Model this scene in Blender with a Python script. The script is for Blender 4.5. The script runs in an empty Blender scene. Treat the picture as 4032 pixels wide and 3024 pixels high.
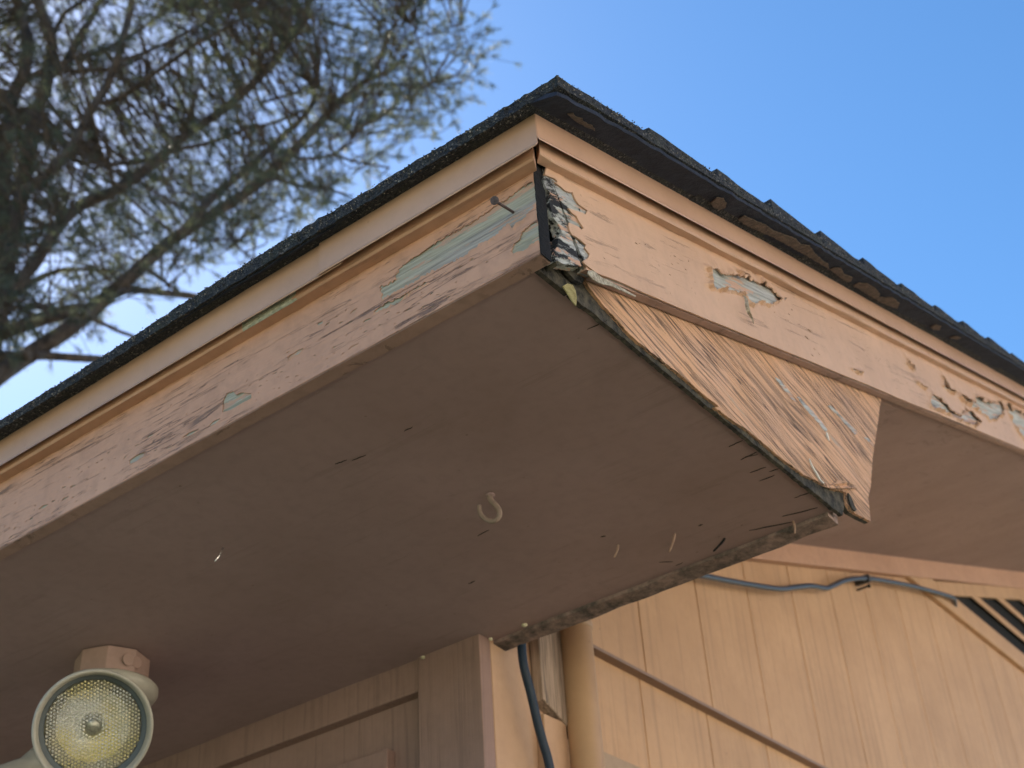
import bpy, bmesh, math, random
import numpy as np
from mathutils import Vector, noise
from mathutils.geometry import delaunay_2d_cdt, intersect_point_line
random.seed(7); rng = np.random.default_rng(7)
sc = bpy.context.scene
H = 2.35                                   # soffit height above the ground
# ------------------------------------------------------------------ camera
R = np.array([[0.7886922535463895, 0.6122467113583979, -0.055843474343420796],
              [-0.39111262128000435, 0.4295894957093642, -0.8139310675061237],
              [-0.4743368493712054, 0.6637822154946612, 0.5782713236203207]])
FPX = 5362.76
CAM = np.array([0.49589986, -0.76558662, -0.77971818 + H])
cd = bpy.data.cameras.new('camera'); cam = bpy.data.objects.new('camera', cd); sc.collection.objects.link(cam)
from mathutils import Matrix
M4 = Matrix([[R[0][i], -R[1][i], -R[2][i], CAM[i]] for i in range(3)] + [[0, 0, 0, 1]])
cam.matrix_world = M4
cd.sensor_width = 36; cd.lens = FPX / 4032 * 36; cd.clip_start = .05; cd.clip_end = 2000
cd.dof.use_dof = True; cd.dof.focus_distance = 1.27; cd.dof.aperture_fstop = 10.0
sc.camera = cam
# ------------------------------------------------------------------ sky, sun, exposure
SUN = Vector((-.64, .30, .70)).normalized()
w = bpy.data.worlds.new('World'); sc.world = w; w.use_nodes = True
nt = w.node_tree; bg = nt.nodes['Background']; bg.inputs[1].default_value = .050
sky = nt.nodes.new('ShaderNodeTexSky'); sky.sky_type = 'NISHITA'; sky.sun_disc = False
sky.sun_elevation = math.asin(SUN.z); sky.sun_rotation = math.atan2(SUN.x, SUN.y)
sky.air_density = 1.0; sky.dust_density = .2; sky.ozone_density = 2.5
hs_ = nt.nodes.new('ShaderNodeHueSaturation'); hs_.inputs['Saturation'].default_value = 1.22; hs_.inputs['Hue'].default_value = .498
nt.links.new(sky.outputs[0], hs_.inputs['Color']); nt.links.new(hs_.outputs[0], bg.inputs[0])
sl = bpy.data.lights.new('sun', 'SUN'); sl.energy = 5.0; sl.angle = math.radians(.5); sl.color = (1, .94, .84)
so = bpy.data.objects.new('sun', sl); sc.collection.objects.link(so)
so.rotation_euler = SUN.to_track_quat('Z', 'Y').to_euler()
sc.view_settings.view_transform = 'Standard'; sc.view_settings.look = 'None'
sc.view_settings.exposure = 2.12; sc.view_settings.gamma = 1
# ------------------------------------------------------------------ helpers
def P(x, y, axis, v):
    """photo pixel -> point where that line of sight meets the real plane axis=v (z counted from the soffit)"""
    d = R.T @ np.array([x - 2016, y - 1512, FPX]); i = 'xyz'.index(axis)
    c = CAM - np.array([0, 0, H]); t = (v - c[i]) / d[i]
    return Vector(c + t * d)
def Pn(x, y, p0, n):
    d = Vector(R.T @ np.array([x - 2016, y - 1512, FPX])); c = Vector(CAM) - Vector((0, 0, H))
    return c + d * ((Vector(p0) - c).dot(Vector(n)) / d.dot(Vector(n)))
def crop(x0, y0, s, pts): return [(x0 + s * a, y0 + s * b) for a, b in pts]
def pip(p, lp):
    c = False; x, y = p
    for i in range(len(lp)):
        x1, y1 = lp[i]; x2, y2 = lp[i - 1]
        if (y1 > y) != (y2 > y) and x < (x2 - x1) * (y - y1) / (y2 - y1) + x1: c = not c
    return c
SL = .34                                   # roof slope
def tag(o, label=None, cat=None, group=None, kind=None):
    if label: o['label'] = label
    if cat: o['category'] = cat
    if group: o['group'] = group
    if kind: o['kind'] = kind
    return o
def empty(name, loc=(0, 0, 0)):
    o = bpy.data.objects.new(name, None); sc.collection.objects.link(o); o.location = loc; o.empty_display_size = .1
    return o
def mesh(name, V, F, mat, parent=None, smooth=False, lift=True, fix=True):
    me = bpy.data.meshes.new(name)
    me.from_pydata([(v[0], v[1], v[2] + (H if lift else 0)) for v in V], [], F); me.materials.append(mat)
    if fix:
        b = bmesh.new(); b.from_mesh(me); bmesh.ops.recalc_face_normals(b, faces=b.faces); b.to_mesh(me); b.free()
    if smooth: me.polygons.foreach_set('use_smooth', [True] * len(me.polygons))
    o = bpy.data.objects.new(name, me); sc.collection.objects.link(o)
    if parent:
        o.parent = parent; o.matrix_parent_inverse = wm(parent).inverted()
    return o
def wm(o):
    m = Matrix.LocRotScale(o.location, o.rotation_euler, o.scale)
    return (wm(o.parent) @ o.matrix_parent_inverse @ m) if o.parent else m
def bev(o, w_=.0015, seg=2):
    m = o.modifiers.new('bevel', 'BEVEL'); m.width = w_; m.segments = seg; m.limit_method = 'ANGLE'; m.angle_limit = math.radians(40)
    return o
class MB:
    def __init__(s): s.V = []; s.F = []
    def add(s, V, F):
        n = len(s.V); s.V += [tuple(v) for v in V]; s.F += [tuple(i + n for i in f) for f in F]; return s
    def box(s, x0, x1, y0, y1, z0, z1):
        V = [(x, y, z) for x in (x0, x1) for y in (y0, y1) for z in (z0, z1)]
        return s.add(V, [(0, 1, 3, 2), (4, 6, 7, 5), (0, 4, 5, 1), (2, 3, 7, 6), (0, 2, 6, 4), (1, 5, 7, 3)])
    def prism(s, poly, vec):
        n = len(poly); V = [tuple(p) for p in poly] + [tuple(Vector(p) + Vector(vec)) for p in poly]
        caps = [tuple(range(n)), tuple(range(2 * n - 1, n - 1, -1))]
        if n > 9:
            nn = Vector((0, 0, 0)); c0 = Vector(poly[0])
            for i in range(1, n - 1): nn += (Vector(poly[i]) - c0).cross(Vector(poly[i + 1]) - c0)
            nn.normalize(); u = nn.orthogonal().normalized(); v = nn.cross(u); P2 = [Vector(((Vector(p) - c0).dot(u), (Vector(p) - c0).dot(v))) for p in poly]
            vs, es, fs, ov, _, _ = delaunay_2d_cdt(P2, [(i, (i + 1) % n) for i in range(n)], [], 0, 1e-7)
            if len(vs) >= n:
                lp = [tuple(p) for p in P2]; caps = []; base = [c0 + u * q[0] + v * q[1] for q in vs]; m_ = len(base)
                for f in fs:
                    cc = (sum(vs[i][0] for i in f) / 3, sum(vs[i][1] for i in f) / 3)
                    if pip(cc, lp): caps.append(tuple(2 * n + i for i in f)); caps.append(tuple(2 * n + m_ + i for i in reversed(f)))
                V += [tuple(p) for p in base] + [tuple(p + Vector(vec)) for p in base]
        F = caps + [(i, (i + 1) % n, n + (i + 1) % n, n + i) for i in range(n)]
        return s.add(V, F)
    def tube(s, path, rad, seg=8, cap=True):
        path = [Vector(p) for p in path]; n = len(path)
        if not hasattr(rad, '__len__'): rad = [rad] * n
        V = []; F = []; up = None
        for i, p in enumerate(path):
            t = (path[min(i + 1, n - 1)] - path[max(i - 1, 0)]).normalized()
            if up is None: up = t.orthogonal().normalized()
            up = (up - t * up.dot(t)).normalized(); b = t.cross(up)
            for k in range(seg):
                a = 2 * math.pi * k / seg; V.append(p + (up * math.cos(a) + b * math.sin(a)) * rad[i])
        for i in range(n - 1):
            for k in range(seg):
                F.append((i * seg + k, i * seg + (k + 1) % seg, (i + 1) * seg + (k + 1) % seg, (i + 1) * seg + k))
        if cap: F += [tuple(range(seg - 1, -1, -1)), tuple((n - 1) * seg + k for k in range(seg))]
        return s.add(V, F)
    def lathe(s, o, axis, prof, seg=48, closed=False):
        axis = Vector(axis).normalized(); u = axis.orthogonal().normalized(); v = axis.cross(u); o = Vector(o); n = len(prof)
        V = []; F = []
        for r, h in prof:
            for k in range(seg):
                a = 2 * math.pi * k / seg; V.append(o + axis * h + (u * math.cos(a) + v * math.sin(a)) * r)
        for i in range(n - 1 + (1 if closed else 0)):
            j = (i + 1) % n
            for k in range(seg): F.append((i * seg + k, i * seg + (k + 1) % seg, j * seg + (k + 1) % seg, j * seg + k))
        return s.add(V, F)
    def build(s, name, mat, parent=None, smooth=False, lift=True): return mesh(name, s.V, s.F, mat, parent, smooth, lift)
def spline(pts, k=8):
    pts = [Vector(p) for p in pts]; out = []
    for i in range(len(pts) - 1):
        p0 = pts[max(i - 1, 0)]; p1 = pts[i]; p2 = pts[i + 1]; p3 = pts[min(i + 2, len(pts) - 1)]
        for j in range(k):
            t = j / k
            out.append(.5 * ((2 * p1) + (p2 - p0) * t + (2 * p0 - 5 * p1 + 4 * p2 - p3) * t * t + (3 * p1 - p0 - 3 * p2 + p3) * t ** 3))
    return out + [pts[-1]]
def run(axis, prof, ts, wob=0., wf=9., seed=0):
    """a board or metal profile run along the eave (axis 'x', prof = (y,z)) or the rake (axis 'y', prof = (x,rise above the slope line))"""
    V = []; F = []; n = len(prof)
    for t in ts:
        for i, (a, b) in enumerate(prof):
            d = noise.noise(Vector((t * wf, i * 7.3, seed * 3.1))) * wob; e = noise.noise(Vector((t * wf, i * 5.1 + 40, seed * 2.7))) * wob
            V.append((t, a + d, b + e) if axis == 'x' else (a + d, t, b + e + SL * t))
    for i in range(len(ts) - 1):
        for k in range(n): F.append((i * n + k, i * n + (k + 1) % n, (i + 1) * n + (k + 1) % n, (i + 1) * n + k))
    F += [tuple(range(n)), tuple((len(ts) - 1) * n + k for k in range(n - 1, -1, -1))]
    return V, F
def rect(a0, a1, b0, b1): return [(a0, b0), (a1, b0), (a1, b1), (a0, b1)]
def fr(a, b, n): return [a + (b - a) * i / n for i in range(n + 1)]
# ------------------------------------------------------------------ materials
class Mt:
    def __init__(s, name, rough=.6):
        s.m = bpy.data.materials.new(name); s.m.use_nodes = True; s.t = s.m.node_tree; s.n = s.t.nodes; s.b = s.n['Principled BSDF']
        s.b.inputs['Roughness'].default_value = rough; s.tc = s.n.new('ShaderNodeTexCoord').outputs['Object']
    def L(s, a, b): s.t.links.new(a, b)
    def map(s, scale=(1, 1, 1), rot=(0, 0, 0), src=None):
        m = s.n.new('ShaderNodeMapping'); m.vector_type = 'POINT'
        m.inputs['Scale'].default_value = scale
        if any(rot):
            r = s.n.new('ShaderNodeMapping'); r.inputs['Rotation'].default_value = rot; s.L(src or s.tc, r.inputs[0]); src = r.outputs[0]
        s.L(src or s.tc, m.inputs[0]); return m.outputs[0]
    def noise(s, vec, scale, detail=4, rough=.55, dist=0, out='Fac'):
        n = s.n.new('ShaderNodeTexNoise'); n.inputs['Scale'].default_value = scale; n.inputs['Detail'].default_value = detail
        n.inputs['Roughness'].default_value = rough; n.inputs['Distortion'].default_value = dist; s.L(vec, n.inputs['Vector']); return n.outputs[out]
    def vor(s, vec, scale, feature='F1', out='Distance', rnd=1):
        n = s.n.new('ShaderNodeTexVoronoi'); n.feature = feature; n.inputs['Scale'].default_value = scale; n.inputs['Randomness'].default_value = rnd
        s.L(vec, n.inputs['Vector']); return n.outputs[out]
    def ramp(s, fac, stops, interp='LINEAR'):
        r = s.n.new('ShaderNodeValToRGB'); cr = r.color_ramp; cr.interpolation = interp
        while len(cr.elements) < len(stops): cr.elements.new(.5)
        for e, (p, c) in zip(cr.elements, stops): e.position = p; e.color = (*c, 1) if hasattr(c, '__len__') else (c, c, c, 1)
        s.L(fac, r.inputs[0]); return r.outputs[0]
    def mix(s, fac, a, b, mode='MIX'):
        m = s.n.new('ShaderNodeMix'); m.data_type = 'RGBA'; m.blend_type = mode
        for v, i in ((fac, 0), (a, 6), (b, 7)):
            if isinstance(v, (int, float)): m.inputs[i].default_value = v
            elif isinstance(v, tuple): m.inputs[i].default_value = (*v, 1)
            else: s.L(v, m.inputs[i])
        return m.outputs[2]
    def math(s, op, a, b=0.):
        m = s.n.new('ShaderNodeMath'); m.operation = op
        for v, i in ((a, 0), (b, 1)):
            if isinstance(v, (int, float)): m.inputs[i].default_value = v
            else: s.L(v, m.inputs[i])
        return m.outputs[0]
    def bump(s, h, dist=.002, strength=1., prev=None):
        b = s.n.new('ShaderNodeBump'); b.inputs['Distance'].default_value = dist; b.inputs['Strength'].default_value = strength
        s.L(h, b.inputs['Height'])
        if prev: s.L(prev, b.inputs['Normal'])
        return b.outputs[0]
    def fin(s, col, nrm=None, rough=None):
        if isinstance(col, tuple): s.b.inputs['Base Color'].default_value = (*col, 1)
        else: s.L(col, s.b.inputs['Base Color'])
        if nrm: s.L(nrm, s.b.inputs['Normal'])
        if rough is not None: s.L(rough, s.b.inputs['Roughness'])
        return s.m
def c_mul(c, k): return tuple(min(1, v * k) for v in c)
PAINT = (.58, .345, .24)
SIDE = (.575, .362, .215)
def paint(name, col, grain=(1, 1, 1), rot=(0, 0, 0), g=.4, crack=0., dirt=.35, rough=.55, specks=.3, gcol=0.):
    """tan house paint; grain = axis scales (small = along the grain)"""
    s = Mt(name, rough)
    big = s.noise(s.map(), 5, 4, .6); fine = s.noise(s.map(), 60, 5, .6)
    gr = s.noise(s.map(grain, rot), 130, 5, .6, .3)
    c = s.mix(s.ramp(big, [(.3, 0.), (.75, 1.)]), c_mul(col, 1.0), c_mul((col[0] * .96, col[1] * .93, col[2] * .9), .84))
    c = s.mix(s.math('MULTIPLY', s.ramp(fine, [(.45, 0.), (.8, 1.)]), dirt), c, c_mul(col, .55))
    h = s.math('MULTIPLY', gr, g)
    if gcol: c = s.mix(s.math('MULTIPLY', s.ramp(gr, [(.36, 1.), (.47, 0.)]), gcol), c, c_mul(col, .45))
    if crack:
        v = s.noise(s.map(grain, rot), 75, 7, .75, .6)
        mask = s.noise(s.map((1, 1, 1)), 9, 3, .6)
        k = s.math('MULTIPLY', s.ramp(v, [(.405, 1.), (.43, 0.)]), s.ramp(mask, [(.42, 0.), (.56, 1.)]))
        if crack > .5:
            ln = s.noise(s.map(tuple(g_ if g_ < 1 else 1 for g_ in grain), rot), 55, 5, .6, .3); m3 = s.noise(s.map((.4, 1, 1)), 16, 4, .65)
            ln = s.ramp(s.math('FRACT', s.math('MULTIPLY', ln, 8.)), [(.0, .0), (.03, 1.), (.09, 1.), (.14, 0.)])
            k = s.math('MAXIMUM', k, s.math('MULTIPLY', ln, s.ramp(m3, [(.47, 0.), (.58, 1.)])))
        c = s.mix(s.math('MULTIPLY', k, crack), c, (.10, .065, .055)); h = s.math('SUBTRACT', h, s.math('MULTIPLY', k, crack))
    if specks:
        sp = s.math('MULTIPLY', s.ramp(s.vor(s.map(), 38), [(.045, 1.), (.07, 0.)]), s.ramp(s.noise(s.map(), 14), [(.5, 0.), (.6, 1.)]))
        c = s.mix(s.math('MULTIPLY', sp, specks), c, (.12, .07, .05))
    n = s.bump(h, .0012, .9); n = s.bump(fine, .0006, .5, n)
    return s.fin(c, n)
GX = (.035, 1, 1); GY = (1, .035, 1); GZ = (1, 1, .03)
RA = math.atan(SL)
GR = (1, .04, 1)                                    # along the rake after rotating about x
M = {}
M['trim'] = paint('tan_paint', PAINT, GX, crack=.15)
M['metal'] = paint('tan_metal_paint', (.58, .375, .28), (1, 1, 1), g=.05, dirt=.18, rough=.42, specks=.25)
M['fx'] = paint('weathered_tan_paint_eave', (.63, .36, .245), (.06, 1, 1), g=1.0, crack=.7, dirt=.5, rough=.65)
M['fy'] = paint('tan_paint_rake', (.64, .42, .29), (1, .05, 1), (-RA, 0, 0), g=.35, crack=.3, dirt=.3, rough=.6)
M['soffit'] = paint('soffit_shade_paint', (.385, .28, .285), (.05, 1, 1), g=.15, crack=.12, dirt=.3, rough=.75, specks=.5)  # bluish shade and glare mixed into the soffit's paint colour
M['rsoffit'] = paint('rake_soffit_shade_paint', (.38, .28, .27), (1, .06, 1), g=.3, crack=.25, dirt=.2, rough=.7)  # trim paint darkened, so the underside's shade is in the colour
M['side'] = paint('siding_paint', SIDE, (.5, .5, .02), g=1.6, dirt=.2, rough=.65, specks=.6, gcol=.3)
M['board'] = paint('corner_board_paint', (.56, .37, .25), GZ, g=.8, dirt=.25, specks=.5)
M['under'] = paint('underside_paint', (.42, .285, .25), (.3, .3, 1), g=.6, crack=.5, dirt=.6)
M['wall'] = paint('eave_wall_shade_paint', (.31, .205, .18), GZ, g=1.2, dirt=.3, gcol=.4)  # house paint darkened: the wall's shade under the eave put into its colour
M['trimy'] = paint('tan_rake_trim_paint', (.60, .39, .275), (1, .05, 1), (-RA, 0, 0), g=.4, crack=.12)
def wood(name, col, grain, rot=(0, 0, 0), green=0., decay=0.):
    s = Mt(name, .85)
    a = s.noise(s.map(grain, rot), 240, 5, .65, .4); b = s.noise(s.map(grain, rot), 70, 4, .6, .8)
    c = s.mix(s.ramp(a, [(.32, 0.), (.62, 1.)]), c_mul(col, .42), c_mul(col, 1.1))
    c = s.mix(s.ramp(b, [(.30, 1.), (.37, 0.)]), c, (.035, .04, .045))
    if green:
        m = s.noise(s.map(grain, rot), 30, 3, .5)
        c = s.mix(s.math('MULTIPLY', s.ramp(m, [(.45, 0.), (.55, 1.)]), green), c, (.42, .44, .25))
    if decay: c = s.mix(s.ramp(s.noise(s.map((1, .35, 1), rot), 70, 5, .65), [(.47, 0.), (.53, 1.)]), c, (.012, .014, .018))
    fl_ = s.noise(s.map(tuple(1 if g == 1 else .12 for g in grain), rot), 95, 5, .7)
    if rot[0] or grain[0] < 1: c = s.mix(s.ramp(fl_, [(.545, 0.), (.56, 1.)]), c, (.52, .335, .25))
    h = s.math('ADD', a, s.math('MULTIPLY', b, 1.5))
    return s.fin(c, s.bump(h, .0022, 1.))
M['wx'] = wood('bare_wood_eave', (.455, .42, .385), (.05, 1, 1), green=.28)
M['wy'] = wood('bare_wood_rake', (.47, .48, .49), (1, .05, 1), (-RA, 0, 0), green=.12)
M['rotw'] = wood('rotten_wood', (.46, .48, .50), (1, .12, 1), (-RA, 0, 0), green=.2, decay=1)
M['wz'] = wood('bare_wood_upright', (.42, .32, .255), (1, 1, .04))
def ply():
    s = Mt('cracked_plywood_paint', .75)
    ang = math.radians(14)
    wob = s.noise(s.map((1, 1, 1)), 4.5, 2, .5, out='Color')
    va = s.n.new('ShaderNodeVectorMath'); va.operation = 'MULTIPLY_ADD'; va.inputs[1].default_value = (0, .02, .028)
    s.L(wob, va.inputs[0]); s.L(s.tc, va.inputs[2]); src = va.outputs[0]
    g = (1, .035, 1)
    a = s.noise(s.map((1, .028, 1), (ang, 0, 0), src), 330, 7, .68, .1)
    b = s.noise(s.map((1, .014, 1), (ang, 0, 0), src), 300, 3, .6, .1)
    m2 = s.noise(s.map((1, .12, 1), (ang, 0, 0), src), 26, 4, .6)
    base = s.mix(s.ramp(s.noise(s.map(), 12), [(.35, 0.), (.7, 1.)]), (.72, .44, .29), (.74, .42, .23))
    c = s.mix(s.ramp(a, [(.33, 1.), (.52, 0.)]), base, (.40, .26, .19))
    cr = s.ramp(b, [(.375, 1.), (.41, 0.)]); cr2 = s.ramp(a, [(.34, 1.), (.39, 0.)])
    ln = s.noise(s.map((1, .030, 1), (ang, 0, 0), src), 62, 4, .5, .1); md = s.noise(s.map((1, .2, 1), (ang, 0, 0), src), 30, 3, .5)
    ln = s.ramp(s.math('FRACT', s.math('MULTIPLY', ln, 9.)), [(.0, .0), (.04, 1.), (.14, 1.), (.22, 0.)])
    ln = s.math('MULTIPLY', ln, s.ramp(md, [(.36, .25), (.55, 1.)]))
    crk = s.math('MAXIMUM', s.math('MULTIPLY', ln, .85), s.math('MAXIMUM', s.math('MULTIPLY', cr, .45), s.math('MULTIPLY', cr2, .3)))
    c = s.mix(crk, c, (.075, .052, .04))
    bare = s.math('MULTIPLY', s.ramp(m2, [(.70, 0.), (.73, 1.)]), .6)
    c = s.mix(bare, c, (.30, .31, .29))
    h = s.math('SUBTRACT', a, s.math('MULTIPLY', crk, 1.2))
    return s.fin(c, s.bump(h, .003, 1.))
M['ply'] = ply()
def rot_(name, c1, c2, sc_=90):
    s = Mt(name, .95); a = s.noise(s.map(), sc_, 6, .7)
    c = s.mix(s.ramp(a, [(.38, 0.), (.62, 1.)]), c1, c2)
    return s.fin(c, s.bump(a, .004, 1.))
M['rot'] = rot_('rotten_edge', (.012, .013, .016), (.10, .09, .07))
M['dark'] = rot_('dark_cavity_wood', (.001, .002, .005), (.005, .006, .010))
M['splinter'] = rot_('yellow_splinter', (.30, .25, .10), (.5, .44, .22), 200)
M['primer'] = rot_('pale_primer', (.34, .36, .29), (.55, .55, .45), 160)
M['chalk'] = rot_('chalky_primer', (.30, .26, .20), (.66, .62, .52), 220)
def shingle():
    s = Mt('asphalt_shingle', .95)
    v = s.vor(s.map(), 520, out='Color'); a = s.noise(s.map(), 30, 4)
    g = s.n.new('ShaderNodeSeparateColor'); s.L(v, g.inputs[0])
    c = s.ramp(g.outputs[0], [(0., (.010, .013, .020)), (.6, (.024, .029, .040)), (.93, (.06, .063, .07)), (1., (.20, .19, .17))])
    c = s.mix(s.math('MULTIPLY', s.ramp(a, [(.5, 0.), (.7, 1.)]), .4), c, (.055, .062, .04))
    return s.fin(c, s.bump(s.vor(s.map(), 520), .002, 1.))
M['shingle'] = shingle()
M['felt'] = rot_('roof_felt', (.009, .016, .038), (.020, .030, .060), 60)
M['fibre'] = rot_('brown_fibre', (.09, .073, .066), (.17, .132, .112), 120)
# ------------------------------------------------------------------ ground
def ground():
    s = Mt('grass_ground', .95)
    a = s.noise(s.map(), .7, 6, .65); b = s.noise(s.map(), 18, 5, .7)
    c = s.mix(s.ramp(a, [(.4, 0.), (.62, 1.)]), (.075, .085, .04), (.05, .07, .028)); c = s.mix(s.math('MULTIPLY', b, .5), c, (.06, .055, .035))
    return s.fin(c, s.bump(b, .03, .6))
N = 24; V = []; F = []
gx = [-300, -120, -60, -30] + [-20 + i * 2 for i in range(21)] + [30, 60, 120, 300]; n = len(gx)
for x in gx:
    for y in gx: V.append((x, y, 0 if abs(x) < 22 and abs(y) < 22 else noise.noise(Vector((x * .02, y * .02, 1))) * 1.0))
for i in range(n - 1):
    for j in range(n - 1): F.append((i * n + j, (i + 1) * n + j, (i + 1) * n + j + 1, i * n + j + 1))
tag(mesh('ground', V, F, ground(), lift=False), kind='structure')
def mulch():
    s = Mt('bounce_cut_mulch', 1.); a = s.noise(s.map(), 40, 6, .7)
    return s.fin(s.mix(s.ramp(a, [(.4, 0.), (.6, 1.)]), (.03, .022, .016), (.09, .06, .04)), s.bump(a, .03, 1.))
mb_ = MB(); V = []; F = []
bx = fr(-9.5, 1.9, 60); by = fr(-2.0, 10.5, 60)
for x in bx:
    for y in by: V.append((x, y, .012 + .02 * noise.noise(Vector((x * 3, y * 3, 2))) if -9.4 < x < 1.8 and -1.9 < y < 10.4 else -.01))
for i in range(60):
    for j in range(60): F.append((i * 61 + j, (i + 1) * 61 + j, (i + 1) * 61 + j + 1, i * 61 + j + 1))
tag(mesh('added_dark_bed', V, F, mulch(), lift=False), kind='structure')  # unseen dark bed, added to cut the light bouncing up from the ground
# pale house added behind the camera, unseen, to bounce sunlight onto the gable
def stucco():
    s = Mt('pale_stucco', .9); a = s.noise(s.map(), 40, 5, .6)
    return s.fin(s.mix(a, (.86, .77, .64), (.78, .68, .55)), s.bump(a, .004, .5))
nb = tag(empty('bounce_house', (6, 0, 0)), 'unseen pale stucco house added to bounce sunlight onto the gable', 'house')
b = MB(); b.box(6, 13, -13, 12, 0, 3.6); b.build('wall', stucco(), nb, lift=False)
b = MB(); b.prism([(5.5, -13.5, 3.6), (13.5, -13.5, 3.6), (9.5, -13.5, 5.2)], (0, 26, 0)); b.build('roof', Mt('bounce_house_roof', .9).fin((.12, .10, .09)), nb, lift=False)
for y in (-9, -4.5, 3.5, 8):
    b = MB(); b.box(5.97, 6.0, y - .65, y + .65, .9, 2.1); wn_ = b.build('window', Mt('window_frame_white', .5).fin((.8, .8, .8)), nb, lift=False)
    b = MB(); b.box(5.962, 5.968, y - .58, y + .58, .97, 2.03); b.build('pane', Mt('window_pane', .08).fin((.03, .04, .05)), wn_, lift=False)
b = MB(); b.box(5.96, 6.0, -.5, .5, .05, 2.1); b.build('door', Mt('brown_door', .6).fin((.2, .1, .06)), nb, lift=False)
# ------------------------------------------------------------------ the house
house = tag(empty('house', (0, 0, 0)), 'tan painted house corner with peeling eave boards under a dark shingle roof', 'house')
XE = -4.2                                    # how far the eave is built to the left
YR = 4.6                                     # ridge
XG = -.535; YW = .555                        # gable wall, eave wall
# walls: gable siding in two sheets with grooves
def siding(x, z0, ztop, y0, y1, name, parent):
    ys = []; g0 = .987 - .205 * 6; y = y0
    prof = [(x, y0)]
    k = 0
    while g0 + .205 * k < y1 - .01:
        g = g0 + .205 * k
        if g > y0 + .01: prof += [(x, g - .0024), (x - .0019, g - .0013), (x - .0019, g + .0013), (x, g + .0024)]
        k += 1
    prof.append((x, y1))
    V = []; F = []
    for a, b in prof: V += [(a, b, z0), (a, b, ztop(b))]
    for i in range(len(prof) - 1): F.append((2 * i, 2 * i + 2, 2 * i + 3, 2 * i + 1))
    n = len(V)
    V += [(x - .02, y0, z0), (x - .02, y0, ztop(y0)), (x - .02, y1, z0), (x - .02, y1, ztop(y1))]
    F += [(0, n, n + 1, 1), (n - 2, n - 1, n + 3, n + 2), (n, n + 2, n + 3, n + 1)]
    # bottom and top closing strips
    for i in range(len(prof) - 1):
        a, b = prof[i], prof[i + 1]; q = len(V)
        V += [(x - .02, a[1], z0), (x - .02, b[1], z0)]; F.append((2 * i, q, q + 1, 2 * i + 2))
    return mesh(name, V, F, M['side'], parent)
gw = siding(XG - .014, -H, lambda y: .0785, YW + .02, 2 * YR - .6, 'gable_wall', house)
siding(XG, .0785, lambda y: min(SL * y, SL * (2 * YR - y)) + .02, YW + .02, YR, 'siding_sheet', gw)
siding(XG - .001, .0785, lambda y: min(SL * y, SL * (2 * YR - y)) + .02, YR, 2 * YR - .6, 'siding_sheet', gw)
b = MB(); b.box(XG - .03, XG + .0025, .80, 2 * YR - .6, .0745, .0797); b.build('flashing', paint('shade_brown_flashing', (.30, .20, .155), g=.1), gw)  # the brown holds the shade under the upper sheet, painted into the strip
b = MB(); b.box(XG - .012, XG + .004, .795, 3.2, -.205, -.087); bev(b.build('band_board', paint('greyed_paint', (.42, .30, .20), (1, .05, 1), g=.6), house), .002)
# eave wall
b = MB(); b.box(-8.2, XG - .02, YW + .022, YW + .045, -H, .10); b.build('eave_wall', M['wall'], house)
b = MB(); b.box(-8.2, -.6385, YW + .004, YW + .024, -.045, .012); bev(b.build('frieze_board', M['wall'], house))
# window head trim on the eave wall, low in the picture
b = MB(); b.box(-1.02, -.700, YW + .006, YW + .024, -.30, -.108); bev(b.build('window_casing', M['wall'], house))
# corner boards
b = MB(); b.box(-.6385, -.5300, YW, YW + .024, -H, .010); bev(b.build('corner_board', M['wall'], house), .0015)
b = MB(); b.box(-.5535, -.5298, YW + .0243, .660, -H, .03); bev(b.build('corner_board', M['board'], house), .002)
b = MB(); b.box(-.5535, -.5335, .661, .700, -H, .06); bev(b.build('corner_board', M['board'], house), .002)
# weathered bare board with a slanted lower end, and a short painted block below it
b = MB(); b.prism([(-.5335, .672, .10), (-.5335, .760, .10), (-.5335, .752, -.094), (-.5335, .672, -.060)], (.018, 0, 0))
bev(b.build('weathered_board', M['wz'], house), .0015)
b = MB(); b.box(-.5335, -.519, .676, .728, -.40, -.0785); bev(b.build('block', M['board'], house), .0015)
# far walls so the house is closed
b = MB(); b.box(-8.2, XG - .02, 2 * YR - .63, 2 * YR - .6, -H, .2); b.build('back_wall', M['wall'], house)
b = MB(); b.prism([(-8.2, YW + .03, -H), (-8.2, 2 * YR - .6, -H), (-8.2, 2 * YR - .6, .18), (-8.2, YR, SL * YR), (-8.2, YW + .03, .18)], (.02, 0, 0)); b.build('far_gable_wall', M['side'], house)
# raked frieze under the gable soffit (nearly plain board)
mf = mesh('rake_frieze', *run('y', [(XG + .0005, -.043), (XG + .019, -.043), (XG + .019, .012), (XG + .0005, .012)], fr(.62, YR, 60)), M['rsoffit'], house)
V, F = run('y', [(XG + .0005, 0), (XG + .019, 0), (XG + .019, 1), (XG + .0005, 1)], fr(.62, YR, 60))
V = [(x, y, SL * y + (.012 if i % 4 > 1 else -.036 - .0075 * (y - 1.2))) for i, (x, y, z) in enumerate(V)]
bpy.data.objects.remove(mf); bev(mesh('rake_frieze', V, F, M['trim'], house), .0015)
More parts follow.
